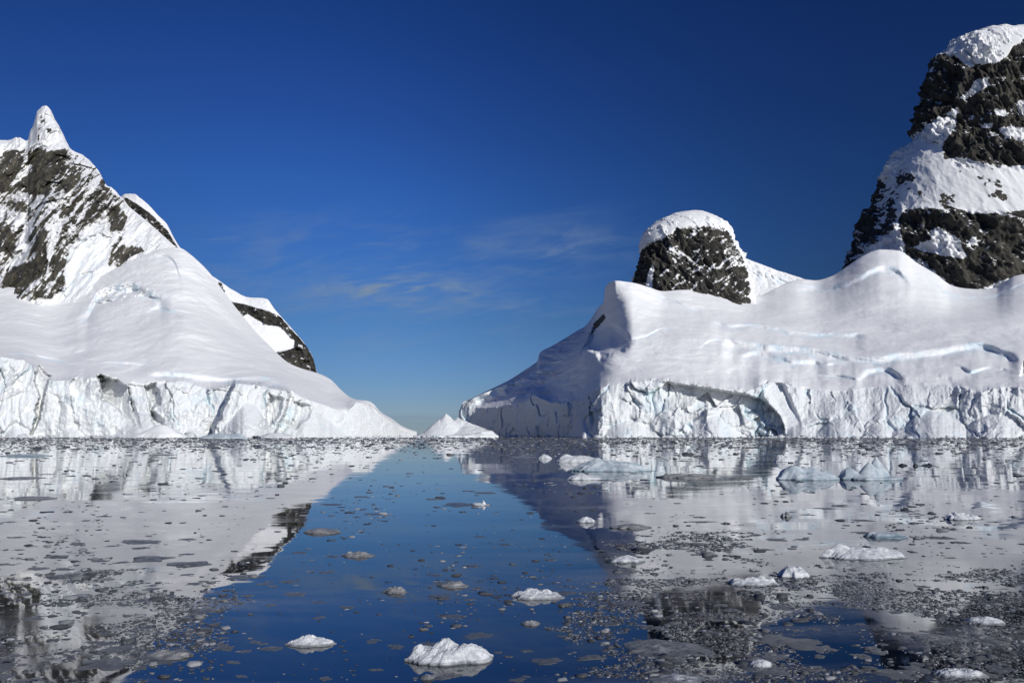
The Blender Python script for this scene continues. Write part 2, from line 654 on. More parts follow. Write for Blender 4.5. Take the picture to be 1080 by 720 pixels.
def scarp(px, py, line, A, x0, x1, w=4.0, tail=14.0):
    f = pchip(line)
    jag = 0.6 * fbm(px / 26.0, 0 * px, 0 * px + 3.3 + line[0][1], 5, 5, .6)
    A = A * (.95 + .25 * fbm(px / 28.0, py / 60, 0 * px + line[0][1], 3, 6))
    w = w * (1 + .7 * fbm(px / 20, 0 * px, 0 * px + line[0][0], 2, 7))
    t = py - f(px) - jag
    w = np.maximum(w, A / 2.0)
    tail = tail * 1.5
    win = sstep(px, x0, x0 + 14) * (1 - sstep(px, x1 - 14, x1))
    g = sstep(t, 0, w) * np.exp(-np.maximum(t - w, 0) / tail)
    return A * win * g, win * sstep(t, -1, 1.5) * (1 - sstep(t, w, w + 4))


def facet(px, py, poly, A, soft=2.5, ramp=None):
    wx = 3.2 * fbm(px / 9, py / 9, 0 * px + 5.5, 4, 401)
    wy = 3.2 * fbm(px / 9, py / 9, 0 * px + 9.5, 4, 402)
    sd = poly_sd(px + wx, py + wy, poly)
    f = sstep(sd, -soft * 0.5, soft * 0.5)
    if ramp:
        x0, x1 = ramp            # full depth at x0, none at x1
        f = f * np.clip((x1 - px) / (x1 - x0), 0, 1)
    return A * f


def cliff_noise(P, amp=1.0, seed=3, run=0.35):
    """broken ice front: buttresses, tilted facets, a few slots and a crumbling foot, as a push along the line of sight"""
    x, y, z = P[..., 0] + run * P[..., 1], P[..., 1] * 0.5, P[..., 2]
    wx = 16 * fbm(x / 50, y / 50, z / 50, 4, seed + 40)
    wz = 16 * fbm(x / 50, y / 50, z / 50, 4, seed + 41)
    f1, f2, c, t1 = worley((x + wx + 0.30 * z) / 52, y / 90, (z + wz) / 80, seed)
    g1, g2, d, t2 = worley((x - 0.4 * z + wx * 1.2) / 19, y / 40, (z + wz * 1.1) / 24, seed + 9)
    k1, k2, e, t3 = worley((x + wx * .6 + .2 * z) / 7.5, y / 20, (z + wz * .6) / 8.5, seed + 19)
    patch = sstep(fbm(x / 90, y / 90, z / 60, 3, seed + 60), -.15, .35)
    crumb = np.clip(1.2 - z / 46, 0.12, 1) * (.3 + .7 * patch)
    slot = (1 - sstep(f2 - f1, 0.0, 0.07)) * sstep(fbm(x / 60, y / 60, z / 60, 2, seed + 61), .0, .4)
    butt = fbm(x / 75, y / 100, z / 190, 3, seed + 62)
    flute = fbm(x / 17, y / 30, z / 60, 4, seed + 21, 0.5, ridged=True)
    fine = fbm((x + .5 * z) / 9, y / 15, (z - .3 * x) / 12, 4, seed + 22, 0.55, ridged=True)
    dsp = (15 * butt + 13 * t1 + 6 * (c - .5) + (.35 + .65 * patch) * (8.5 * t2 + 3.5 * (d - .5)) + crumb * (3.8 * t3 + 1.9 * (e - .5) - 2.4 * fine)
           - 2.6 * flute + 5 * slot + (2.4 + 3 * fbm(x / 9, y / 20, 0 * z, 2, seed + 70)) * (1 - sstep(z, 0.3, 3.4)) + 0.7 * fbm(x / 5, y / 8, z / 5, 3, seed + 23))
    return dsp * amp, np.clip(slot * .9 + .25 * patch * sstep(t2, .1, .5), 0, 1)


def soften(px, line, sig, extra):
    """a smoothed lip line, and what the smoothing took away (added back at the lip only)"""
    u = np.arange(px[0], px[-1] + .5, 1.0)
    L = np.interp(u, px, line)
    k = np.exp(-.5 * (np.arange(-30, 31) / sig)**2)
    k /= k.sum()
    S = np.convolve(np.pad(L, 30, mode='edge'), k, mode='valid')
    sm = np.interp(px, u, S)
    return sm, line - sm + extra


def lip_rows(n, r0, fall):
    r = np.arange(n)
    return np.where(r <= r0, (r / r0)**1.5, np.exp(-(r - r0) / fall))[:, None]


def aprons(px, py, spots, push):
    """fallen ice and drifted snow heaped against the foot of the front"""
    top = 0 * px + 462.0
    for c, hw, h in spots:
        top = np.minimum(top, 462 - h * np.exp(-((px - c + 5 * fbm(px / 14, 0 * px, 0 * px + c, 3, 91)) / hw)**2))
    f = np.clip((py - top) / 34.0, 0, 1) * (top < 459)
    return -push * f, sstep(py - top, -1, 3) * (top < 459)


def folds(P, band, ct, py, seed):
    """sags and drapes of the snow field"""
    x, y, z = P[..., 0], P[..., 1], P[..., 2]
    wv = 25 * fbm(x / 120, y / 120, z / 60, 2, seed + 1)
    f = 3.2 * fbm((x + wv) / 70, y / 160, (z + .25 * x + wv * .5) / 16, 4, seed, .5, True) + 2.0 * fbm((x - .8 * z) / 26, y / 60, z / 20, 3, seed + 2)
    return f * (band >= 1)[:, None] * sstep(ct - py, 1, 12)


# ---------- left glacier and its ice front
LP = columns(-330, 440, 0.75, -6, 440)


def left_glacier():
    px = LP
    shoreY = pchip([(-330, 900), (0, 950), (120, 965), (250, 1000), (330, 1060), (400, 1170), (437, 1280), (442, 1300)])(px)
    clifft = lin([(-330, 372), (-100, 378), (0, 376), (25, 380), (36, 386), (45, 398), (60, 402), (83, 399), (105, 397.5), (133, 405),
                  (153, 408), (164, 404), (194, 402), (222, 411), (240, 408), (249, 404), (277, 407), (308, 412), (318, 419),
                  (345, 428), (365, 436), (376, 424), (391, 427), (402, 438), (413, 445), (425, 454), (437, 457), (442, 459)])(px)
    edge_j = 1.3 * fbm(px / 7, 0 * px, 0 * px, 4, 2) * (px < 320)
    clifft, edge_j = soften(px, clifft, 9, edge_j)
    crest = pchip([(-330, 290), (-100, 300), (0, 302), (40, 306), (66, 308), (85, 302), (105, 292), (130, 279), (150, 270), (170, 263), (183, 261),
                   (190, 261), (198, 266), (205.5, 272), (214, 280), (222, 288.6), (233, 303), (247, 322), (258, 335.5), (270, 350), (283, 363), (305, 383),
                   (320, 389), (334, 393), (349, 400), (360.5, 412), (374, 421), (391, 423), (402, 435), (413, 441), (422, 448), (436, 455.5), (442, 458.5)])(px)
    crest = soften(px, crest, 3.0, 0)[0]
    mid1 = clifft * 0.62 + crest * 0.38
    mid2 = clifft * 0.28 + crest * 0.72
    mid1, mid2 = soften(px, mid1, 14, 0)[0], soften(px, mid2, 8, 0)[0]
    zb = -6.0
    ct = np.minimum(clifft, row_of(1.0, shoreY))
    thick = np.maximum((clifft - crest) / 60, 0.03)
    thick = thick / (1 + thick**4)**.25
    lines = [(row_of(zb, shoreY), shoreY),
             (ct, shoreY + 6 + 6 * thick),
             (np.minimum(mid1, ct), shoreY + 20 + 150 * thick),
             (np.minimum(mid2, ct), shoreY + 34 + 300 * thick),
             (np.minimum(crest, ct), shoreY + 44 + 400 * thick)]
    subs = [96, 50, 70, 70]
    py, Y, band = sheet(px, lines, subs)
    py = blur_rows(py, 97, len(py) - 1, 160)
    Y = blur_rows(Y, 97, len(Y) - 1, 160)
    py = py + lip_rows(len(py), 96, 5.0) * edge_j
    clifft = clifft + edge_j
    ct = ct + edge_j
    PX = np.broadcast_to(px, py.shape)
    ice = np.zeros(py.shape)
    P0 = W(PX, py, Y)
    # broad swells of the snow field
    Y = Y + (band >= 1)[:, None] * 16 * fbm(P0[..., 0] / 190, P0[..., 1] / 190, P0[..., 2] / 120, 3, 12) * sstep(ct - py, 2, 16)
    for line, A, x0, x1, ww, tl in (
            ([(150, 391), (175, 391), (200, 394), (240, 398), (270, 396), (300, 402)], 11, 154, 304, 4.5, 7),
            ([(-10, 374), (20, 372), (60, 378), (75, 383)], 5, 0, 80, 2, 6),
            ([(84, 330), (94, 321), (105, 305), (133, 297), (150, 302), (175, 310)], 20, 80, 182, 9, 12),
            ([(150, 323), (165, 322), (190, 328)], 10, 152, 196, 5, 7),
            ([(165, 266), (176, 268), (185, 276), (188, 285), (192, 292)], 8, 160, 196, 4, 8),
            ([(95, 382), (120, 381), (160, 384)], 4, 100, 160, 2, 6)):
        dY, ic = scarp(PX, py, line, A, x0, x1, ww, tl)
        Y = Y + dY
        ice = np.maximum(ice, ic)
    pat = sstep(poly_sd(PX, py, [(94, 322), (105, 304), (133, 296), (168, 308), (172, 315), (140, 313), (112, 321)]), -2, 4)
    Y = Y + pat * 12 * worley(P0[..., 0] / 16, P0[..., 1] / 40, P0[..., 2] / 13, 8)[3]
    ice = np.maximum(ice, pat * .8)
    for poly, A, soft, ramp in (
            ([(39, 386), (53, 397), (47, 408), (44, 430), (36, 458), (33, 458), (41, 420), (38, 404)], 22, 3, None),
            ([(104, 396), (124, 401), (134, 408), (144, 436), (152, 453), (140, 449), (126, 432), (108, 420)], 62, 3, (104, 150)),
            ([(152, 408), (166, 404), (168, 425), (160, 432), (178, 452), (165, 452), (158, 440), (158, 425)], 34, 3, (150, 182)),
            ([(248, 403), (275, 405), (306, 412), (304, 428), (297, 442), (289, 462), (222, 462), (230, 444), (238, 424)], -40, 4, None),
            ([(284, 415), (300, 422), (292, 440), (280, 452), (282, 432)], 30, 3, (280, 304)),
            ([(310, 423), (330, 428), (326, 440), (312, 452), (306, 450), (314, 436)], 24, 3, (306, 334)),
            ([(388, 426), (398, 429), (396, 435), (390, 434)], 5, 2, None)):
        Y = Y + facet(PX, py, poly, A, soft, ramp)
    Y = Y + .75 * folds(P0, band, ct, py, 211)
    # the broken front
    ap, apm = aprons(PX, py, [(150, 26, 27), (262, 24, 40), (18, 16, 18), (75, 14, 14), (330, 26, 30), (205, 12, 12)], 34)
    Y = Y + ap
    dn, slot = cliff_noise(P0, 1.0, 3)
    dn = dn * (1 - .65 * apm)
    slot = slot * (1 - apm)
    bi = np.arange(len(py))[:, None]
    wgt = np.where(bi <= 96, 1.0, np.exp(-np.maximum(ct - py, 0) / 1.4))
    wgt = wgt * (1 - 0.80 * sstep(PX, 305, 345)) * sstep(ct.max() - 0 * PX, 0, 1)
    hgt = np.clip((row_of(0, shoreY) - ct) / 50, 0.05, 1)
    Y = Y + dn * wgt * np.minimum(1, hgt * 1.3)
    ice = np.maximum(ice, slot * wgt)
    Y = Y + 1.6 * fbm(P0[..., 0] / 22, P0[..., 1] / 22, P0[..., 2] / 14, 4, 31)
    P = W(PX, py, Y)
    nr = 97
    body = add_back(P[nr - 1:], 260, 0)
    icb = np.concatenate([ice[nr - 1:], np.zeros((14, len(px)))])
    rk = np.zeros(body.shape[:2])
    o = link_mesh('glacier', grid_mesh('glacier', body, attrs={'rock': rk, 'ice': icb}), M_SNOW)
    tag(o, 'smooth white glacier under the jagged peak on the left shore', kind='structure')
    c = link_mesh('ice_cliff', grid_mesh('ice_cliff', P[:nr], attrs={'ice': ice[:nr]}), M_ICE, o)
    return o


left_glacier()


def rock_attr(PX, PY, regions, base=0.0):
    v = np.full(PX.shape, base)
    for poly, val, soft in regions:
        f = sstep(poly_sd(PX, PY, poly), -soft, soft)
        v = v * (1 - f) + val * f
    return v


# ---------- left peak
def left_peak():
    px = columns(-330, 262, 0.6, -6, 262)
    ridge = lin([(-330, 260), (-250, 215), (-180, 190), (-120, 200), (-70, 165), (-30, 158), (0, 147.5), (8, 148), (12.5, 147), (17, 144.5), (22, 145.5), (27, 148.5), (29.5, 148), (31.5, 139),
                 (34.5, 133), (37, 126), (39, 118), (40.5, 115.5), (44, 112.5), (48, 111.2), (51, 113), (54, 117), (58, 126), (62.5, 133.5),
                 (66.7, 142), (70, 149), (73, 155), (76, 158.5), (80, 160.5), (83, 161.5), (88, 164), (94.5, 169), (99, 174), (104, 180), (108, 187.5),
                 (112.5, 195.5), (117, 197.5), (121, 200.5), (126, 206), (131, 211), (136, 218), (146, 226), (156, 234), (166, 243), (176, 252), (186, 261),
                 (205, 277), (225, 299), (240, 320), (262, 350)])(px)
    ridge = ridge + 0.9 * fbm(px / 4.0, 0 * px, 0 * px, 3, 4) * (px < 128)
    base = np.maximum(pchip([(-330, 335), (0, 335), (60, 335), (110, 320), (150, 300), (200, 300), (262, 380)])(px), ridge + 3)
    Yr = pchip([(-330, 1800), (-60, 1760), (48, 1720), (110, 1640), (150, 1560), (200, 1480), (262, 1420)])(px)
    Yb = pchip([(-330, 1290), (60, 1310), (150, 1370), (262, 1390)])(px)
    n = 420
    py, Y, band = sheet(px, [(base, Yb), (base * .52 + ridge * .48, Yb * .56 + Yr * .44), (ridge, Yr)], [n // 2, n // 2])
    Y = blur_rows(Y, 0, len(Y) - 1, 60)
    PX = np.broadcast_to(px, py.shape)
    P0 = W(PX, py, Y)
    x, y, z = P0[..., 0], P0[..., 1], P0[..., 2]
    # ribs run down to the left
    xb = (PX - 540) / FPX * 1520.0
    u, v = xb * .86 - z * .51, xb * .51 + z * .86
    edge = sstep(py - ridge, 0, 5)
    rocky = sstep(poly_sd(PX, py, [(-330, 150), (0, 155), (75, 156), (118, 198), (135, 240), (115, 262), (72, 262), (66, 312), (-330, 330)]), -14, 16)
    d = 30 * (fbm(u / 75, y / 1500, v / 300, 3, 51, 0.5, True)) + 13 * fbm(u / 26, y / 1500, v / 100, 4, 52, 0.55, True) + 4 * fbm(u / 9, y / 900, v / 24, 4, 53)
    t1 = worley(u / 42, 0 * u + .5, v / 80, 54)
    t2 = worley(u / 15 + .1 * d, 0 * u + .5, v / 26, 55)
    d = d + 14 * t1[3] + 7 * t2[3]
    Y = Y - d * (0.42 + 0.58 * rocky) * (0.25 + 0.75 * edge)
    but = facet(PX, py, [(75, 157), (112, 200), (96, 236), (68, 262), (50, 312), (20, 316), (34, 270), (44, 215)], -60, 40)
    Y = Y + but
    P = W(PX, py, Y)
    reg = [
        ([(-330, 170), (0, 160), (26, 157), (72, 157), (100, 172), (118, 200), (128, 214), (120, 226), (100, 232), (76, 258), (66, 300), (56, 315), (30, 316), (0, 312), (-330, 320)], 0.52, 3),
        ([(-4, 172), (9, 160), (25, 158), (22, 178), (14, 186), (12, 203), (-4, 204)], 0.88, 3),
        ([(31, 161), (70, 157), (66, 176), (56, 190), (50, 205), (22, 203), (24, 188), (40, 180), (30, 172)], 0.95, 3),
        ([(58, 178), (76, 172), (84, 180), (74, 198), (60, 205), (52, 200)], 0.80, 3),
        ([(84, 170), (92, 180), (84, 196), (70, 200), (80, 182)], 0.66, 3),
        ([(-6, 206), (40, 204), (44, 214), (24, 236), (-6, 236)], 0.38, 4),
        ([(-6, 208), (12, 206), (26, 214), (34, 222), (26, 226), (10, 218), (-6, 216)], 0.74, 3),
        ([(-6, 238), (8, 236), (18, 250), (14, 266), (-6, 262)], 0.86, 3),
        ([(30, 248), (46, 238), (52, 246), (42, 264), (32, 264)], 0.84, 3),
        ([(18, 262), (24, 240), (34, 236), (30, 262), (18, 284), (8, 288)], 0.2, 3),
        ([(4, 296), (14, 281), (34, 276), (46, 260), (52, 262), (48, 286), (30, 300), (22, 309), (4, 308)], 0.95, 2.5),
        ([(52, 268), (66, 258), (64, 280), (70, 304), (62, 312), (54, 296)], 0.68, 3),
        ([(50, 262), (60, 240), (66, 240), (54, 270), (49, 300)], 0.25, 2),
        ([(74, 232), (96, 220), (110, 205), (118, 214), (100, 232), (80, 244)], 0.72, 3),
        ([(112, 218), (124, 213), (134, 228), (131, 246), (116, 244)], 0.82, 3),
        ([(112, 280), (118, 260), (126, 248), (132, 250), (132, 259), (150, 259), (152, 265), (138, 272), (125, 284)], 0.80, 3),
        ([(120, 205), (131, 210), (133, 218), (120, 212)], 0.70, 2),
        ([(42, 122), (48, 124), (54, 138), (50, 140), (45, 134), (40, 150), (39, 142)], 0.62, 3),
        ([(136, 222), (200, 268), (260, 330), (262, 350), (150, 258)], 0.0, 2),
    ]
    qx, qy = project(P)
    rk = rock_attr(qx, qy, reg)
    # snow lies in the gullies, in streaks that slant down to the left
    st = fbm(u / 13, y / 300, v / 85, 4, 58, .6) + .6 * fbm(u / 5, y / 200, v / 26, 3, 59, .6)
    fl = fbm(u / 7, 0 * u, v / 16, 3, 62, .6)
    rk = rk + .55 * st * sstep(rk, .05, .3) - .9 * np.maximum(fl - .22, 0) * (rk > .3)
    body = add_back(P, 500, 0)
    rk = np.concatenate([rk, np.full((14, len(px)), 0.55)])
    ic = np.zeros(body.shape[:2])
    ic[:py.shape[0]] = sstep(poly_sd(PX, py, [(60, 290), (84, 250), (108, 240), (112, 280), (90, 312), (62, 316)]), -6, 6) * .5
    o = link_mesh('mountain', grid_mesh('mountain', body, attrs={'rock': rk, 'ice': ic}), M_OLIVE)
    tag(o, 'jagged snow streaked rock peak with a sharp white pinnacle on the left', kind='structure')


left_peak()


def spur(name, label, x0, x1, ridge_pts, base_pts, Yr, Yb, reg, seed, rough=1.0, back=300):
    px = np.arange(x0, x1, 0.55)
    ridge = pchip(ridge_pts)(px) + 0.35 * fbm(px / 4, 0 * px, 0 * px, 3, seed)
    base = np.maximum(pchip(base_pts)(px), ridge + 2)
    py, Y, band = sheet(px, [(base, pchip(Yb)(px)), (ridge, pchip(Yr)(px))], [150])
    PX = np.broadcast_to(px, py.shape)
    P0 = W(PX, py, Y)
    rk = rock_attr(PX, py, reg)
    x, y, z = P0[..., 0], P0[..., 1], P0[..., 2]
    d = 18 * fbm(x / 40, y / 60, z / 70, 5, seed + 3, 0.6, True) + 3 * fbm(x / 10, y / 10, z / 10, 3, seed + 4) + 6 * worley(x / 22, y / 40, z / 26, seed + 5)[3] + 3 * worley(x / 9, y / 14, z / 10, seed + 6)[3]
    Y = Y - d * rough * (0.1 + .9 * sstep(rk, .3, .8)) * sstep(py - ridge, 0, 3)
    P = W(PX, py, Y)
    fl = fbm(x / 10, y / 14, z / 8, 3, seed + 7, .6)
    rk = rk - 1.3 * np.maximum(fl - .12, 0) * (rk > .3)
    body = add_back(P, back, 0)
    rk = np.concatenate([rk, np.full((14, len(px)), 0.5)])
    o = link_mesh(name, grid_mesh(name, body, attrs={'rock': rk, 'ice': 0 * rk}), M_SNOW)
    tag(o, label, kind='structure')


spur('mountain_spur', 'dark rock spur with a thin snow edge behind the left peak', 122, 216,
     [(122, 214), (128, 207), (133, 204.3), (141.5, 204.5), (148, 209), (155.5, 215), (166.7, 227), (176.4, 237), (183, 250), (190, 261), (200, 272), (216, 290)],
     [(122, 240), (160, 270), (216, 300)], [(122, 1760), (216, 1640)], [(122, 1660), (216, 1560)],
     [([(128, 212), (133, 208), (139, 211), (148, 217), (160, 226), (170, 236), (176, 242), (182, 252), (188, 262), (180, 285), (128, 260)], 1.0, 1.5)], 61)
spur('rocky_headland', 'snow headland with a dark rock band at the end of the left shore', 222, 352,
     [(222, 290), (230, 295), (235.5, 299), (246.7, 306.4), (263, 313.6), (275, 314), (281, 315), (289.7, 326), (299.4, 337), (310.5, 349.5), (321.7, 363), (330, 377), (334, 391), (340, 405), (352, 430)],
     [(222, 330), (280, 380), (352, 440)], [(222, 1480), (352, 1420)], [(222, 1400), (352, 1330)],
     [([(244, 318), (256, 320), (270, 324), (284, 328), (297, 335), (303, 342), (312, 352), (323, 364), (331, 378), (335, 396), (320, 396), (306, 386), (292, 371),
        (303, 369), (311, 366), (310, 358), (303, 351), (297, 345), (284, 343), (272, 338), (261, 331), (255, 333), (250, 330)], 1.0, 1.5),
      ([(230, 297), (234, 298), (238, 308), (234, 309)], 0.8, 1.5)], 71)

# ---------- right glacier with its ice front
RP = columns(484, 1330, 0.75, 484, 1086)


def right_glacier():
    px = RP
    shoreY = pchip([(484, 1440), (500, 1400), (540, 1265), (580, 1110), (606, 1010), (622, 960), (640, 940), (700, 930), (800, 920), (850, 900), (950, 870), (1080, 845), (1330, 820)])(px)
    clifft = lin([(484, 437), (488, 430), (495, 427), (505, 430), (520, 430), (542, 425.5), (556, 422.5), (563, 416), (570, 420), (581, 424), (590, 425), (600, 424), (610, 421), (617, 423),
                  (621, 418), (626, 413), (634, 409), (645, 406), (670, 402.5), (700, 401), (725, 404), (760, 409), (785, 412), (798, 409), (812, 402), (827, 404), (840, 409),
                  (865, 413), (885, 414), (899, 412), (929, 408), (949, 406), (988, 408), (1015, 408), (1029, 415), (1049, 410), (1080, 409), (1200, 405), (1330, 400)])(px)
    edge_j = 1.2 * fbm(px / 6, 0 * px, 0 * px + 7.7, 4, 6)
    clifft, edge_j = soften(px, clifft, 9, edge_j)
    b1 = pchip([(484, 435.6), (495, 425), (507, 427), (511.5, 424.5), (532, 415), (552, 408.5), (572.6, 407), (585, 401), (599, 389), (609, 379), (619, 370), (640, 372), (660, 380), (700, 378), (860, 378), (1000, 374), (1330, 370)])(px)
    b2 = pchip([(484, 435), (497, 421.7), (521.7, 410), (552, 398), (581, 382.5), (599, 370.5), (610, 363), (622, 356), (645, 345), (700, 348), (860, 345), (1000, 340), (1330, 335)])(px)
    crest = pchip([(484, 434.5), (488, 424.5), (495, 421), (511.5, 413), (538, 400), (552, 391), (562, 384.5), (566.5, 381), (569, 372.5), (580.7, 365.5), (597, 356), (609, 348.5), (617, 344), (622.5, 337.5), (632.5, 322.5), (636.5, 319),
                   (637.8, 305), (644, 297.5), (650, 296), (660, 297), (670, 298.5), (682, 302), (700, 307), (720, 305.5), (740, 307), (762, 308.5), (790, 313), (800, 312), (820, 303), (837, 296), (848, 294.5), (860, 295.5), (877, 291),
                   (893, 281), (911, 269), (920, 265), (929, 263), (947, 264), (956, 268.5), (964, 275), (987, 289), (1004, 301), (1018, 304), (1036, 305), (1050, 303), (1060, 297), (1070, 291), (1080, 289), (1330, 280)])(px)
    crestY = pchip([(484, 1470), (500, 1500), (540, 1530), (580, 1560), (609, 1570), (628, 1500), (637.8, 1260), (650, 1200), (700, 1240), (790, 1330), (860, 1420), (930, 1400), (1018, 1370), (1080, 1360), (1330, 1350)])(px)
    b1Y = pchip([(484, 1450), (500, 1440), (540, 1400), (580, 1330), (609, 1200), (630, 1080), (660, 1010), (700, 1015), (860, 1010), (1080, 960), (1330, 940)])(px)
    b2Y = pchip([(484, 1454), (500, 1450), (540, 1430), (580, 1420), (609, 1390), (625, 1350), (645, 1190), (668, 1090), (700, 1090), (860, 1130), (1080, 1080), (1330, 1060)])(px)
    b1, b2 = np.minimum(b1, clifft - .2), np.minimum(np.minimum(b2, b1 - .1), clifft - .3)
    crest = np.minimum(crest, b2 - .1)
    lines = [(row_of(-6.0, shoreY), shoreY), (clifft, shoreY + pchip([(484, 10), (800, 10), (850, 38), (1000, 42), (1035, 16), (1330, 20)])(px)), (b1, np.maximum(b1Y, shoreY + 44)), (b2, np.maximum(b2Y, shoreY + 14)), (crest, np.maximum(crestY, shoreY + 18))]
    py, Y, band = sheet(px, lines, [110, 60, 60, 80])
    nr = 111
    sm = sstep(px, 628, 660)
    py = blur_rows(py, nr, len(py) - 1, 250) * sm + blur_rows(py, nr, len(py) - 1, 6) * (1 - sm)
    Y = blur_rows(Y, nr, len(Y) - 1, 250) * sm + blur_rows(Y, nr, len(Y) - 1, 6) * (1 - sm)
    py = py + lip_rows(len(py), nr - 1, 5.0) * edge_j
    clifft = clifft + edge_j
    PX = np.broadcast_to(px, py.shape)
    P0 = W(PX, py, Y)
    ice = np.zeros(py.shape)
    bi = np.arange(len(py))[:, None]
    field = (bi >= nr) * sstep(clifft - py, 2, 14)
    Y = Y + field * 14 * fbm(P0[..., 0] / 170, P0[..., 1] / 200, P0[..., 2] / 110, 3, 112)
    for line, A, x0, x1, ww, tl in (
            ([(745, 336), (754, 337), (770, 341), (785, 340), (800, 341), (818, 344), (835, 348), (870, 350), (920, 350)], 11, 748, 915, 4.5, 10),
            ([(758, 354), (766, 355), (780, 358), (810, 362), (840, 364), (870, 368), (900, 374), (921, 375), (945, 371), (977, 368), (1010, 363), (1035, 360), (1055, 366), (1080, 371)], 19, 760, 1076, 7.5, 14),
            ([(780, 372), (800, 369), (820, 373), (845, 379), (870, 379)], 12, 778, 874, 6.5, 10),
            ([(490, 423.5), (497, 421), (521.7, 409.5), (552, 397.5), (581, 382), (599, 370), (610, 362.5), (625, 353)], 15, 492, 640, 5.0, 9),
            ([(545, 416), (560, 409), (580, 403), (600, 397), (612, 392)], 9, 540, 618, 4, 8),
            ([(862, 384), (880, 382), (900, 386)], 5, 862, 892, 3, 5),
            ([(905, 392), (918, 387), (935, 386), (950, 393)], 15, 902, 956, 7, 9),
            ([(866, 393), (885, 394), (905, 399)], 5, 862, 912, 3, 5),
            ([(836, 297), (860, 300), (884, 299), (905, 291), (920, 283), (932, 279), (945, 282), (955, 290), (966, 300)], 15, 838, 962, 6, 8),
            ([(960, 283), (985, 297), (1004, 309), (1036, 312), (1060, 305), (1080, 297)], 6, 968, 1085, 4, 6),
            ([(700, 312), (712, 316), (724, 322), (740, 326)], 5, 690, 745, 3, 6),
            ([(1000, 384), (1012, 385), (1024, 390), (1045, 385), (1062, 388)], 8, 1005, 1070, 4, 5),
            ([(660, 356), (680, 353), (700, 345), (712, 346)], 4, 662, 716, 2.5, 7),
            ([(735, 366), (750, 358), (762, 356)], 4, 735, 765, 3, 6)):
        dY, ic = scarp(PX, py, line, A, x0, x1, ww, tl)
        Y = Y + dY
        ice = np.maximum(ice, ic)
    for poly, A, soft, ramp in (
            ([(639, 332), (652, 347), (671, 360), (656, 371), (634, 377), (621, 366), (612, 372), (628, 345)], 70, 7, (606, 672)),
            ([(1086, 376), (1078, 382), (1077, 396), (1086, 400)], 10, 2, None)):
        Y = Y + facet(PX, py, poly, A, soft, ramp)
    Y = Y + .55 * folds(P0, band, clifft, py, 221)
    flank = (bi >= nr) * (1 - sstep(PX, 610, 640)) * sstep(clifft - py, 0, 5)
    Y = Y + flank * (9 * fbm(P0[..., 0] / 60, P0[..., 1] / 200, (P0[..., 2] + .4 * P0[..., 0]) / 34, 4, 231, .45, True) + 8 * worley(P0[..., 0] / 40, P0[..., 1] / 90, P0[..., 2] / 16, 232)[3])
    # the great hollow in the front, under an overhanging lip
    lip = lin([(690, 402), (700, 401.5), (725, 405.5), (760, 410.5), (790, 415.5), (807, 421.5), (822, 437), (827, 447), (829, 462)])(PX) + 2.0 * fbm(PX / 7, 0 * PX, 0 * PX, 4, 19, .6)
    t = py - lip
    deep = (1 - sstep(t, 8, 34)) * sstep(PX, 694, 716) + 0.55 * sstep(PX, 738, 800)
    hollow = sstep(t, 0, 2.2) * np.clip(deep, 0, 1) * (1 - sstep(PX, 826, 829)) * (PX > 690)
    Y = Y + (25 + 20 * (worley(P0[..., 0] / 24, P0[..., 1] / 200, P0[..., 2] / 17, 109)[2] - .5)) * hollow
    ramp = sstep(poly_sd(PX, py, [(806, 409), (815, 400), (826, 404), (852, 462), (828, 462), (826, 440)]), -2, 3)
    ap, apm = aprons(PX, py, [(985, 34, 30), (662, 24, 20), (752, 24, 26), (885, 20, 22), (1050, 34, 26), (925, 16, 16), (612, 10, 26), (845, 14, 16), (1130, 40, 30)], 34)
    Y = Y + ap
    dn, slot = cliff_noise(P0, 0.9, 103, -0.45)
    dn = dn * (1 - .6 * apm)
    slot = slot * (1 - apm)
    ct = clifft[None, :]
    wgt = np.where(bi < nr, 1.0, np.exp(-np.maximum(ct - py, 0) / 1.4)) * (1 - .92 * ramp)
    wgt = wgt * (1 - 0.25 * hollow * (1 - sstep(t, 6, 20)))
    wgt = wgt * (1 + 0.3 * sstep(PX, 1000, 1040))
    wgt = wgt * (1 - .38 * sstep(PX, 840, 870) * (1 - sstep(PX, 1000, 1035)))
    hgt = np.clip((row_of(0, shoreY) - ct) / 50, 0.1, 1)
    Y = Y + dn * wgt * np.minimum(1, hgt * 1.3) + (bi < nr) * ramp * 0
    rc = sstep(PX, 799, 809) * (1 - sstep(PX, 825, 836))
    Y = Y + np.where(bi < nr, ramp * 16 * np.clip((462 - py) / 60, 0, 1), 16 * rc * np.exp(-np.maximum(ct - py, 0) / 9))
    ice = np.maximum(ice, slot * wgt)
    Y = Y + 1.5 * fbm(P0[..., 0] / 22, P0[..., 1] / 22, P0[..., 2] / 14, 4, 131)
    P = W(PX, py, Y)
    rk = rock_attr(PX, py, [([(622, 352), (626, 340), (636, 331), (639, 334), (632, 344), (624, 353)], 0.66, 1.5),
                            ([(1079, 380), (1088, 378), (1088, 398), (1079, 394)], .9, 1.2)])
    body = add_back(P[nr - 1:], 330, 0)
    z14 = np.zeros((14, len(px)))
    o = link_mesh('glacier', grid_mesh('glacier', body, attrs={'rock': np.concatenate([rk[nr - 1:], z14]), 'ice': np.concatenate([ice[nr - 1:], z14])}), M_SNOW)
    tag(o, 'broad crevassed glacier below the rock towers on the right shore', kind='structure')
    link_mesh('ice_cliff', grid_mesh('ice_cliff', P[:nr], attrs={'ice': ice[:nr]}), M_ICE, o)


right_glacier()


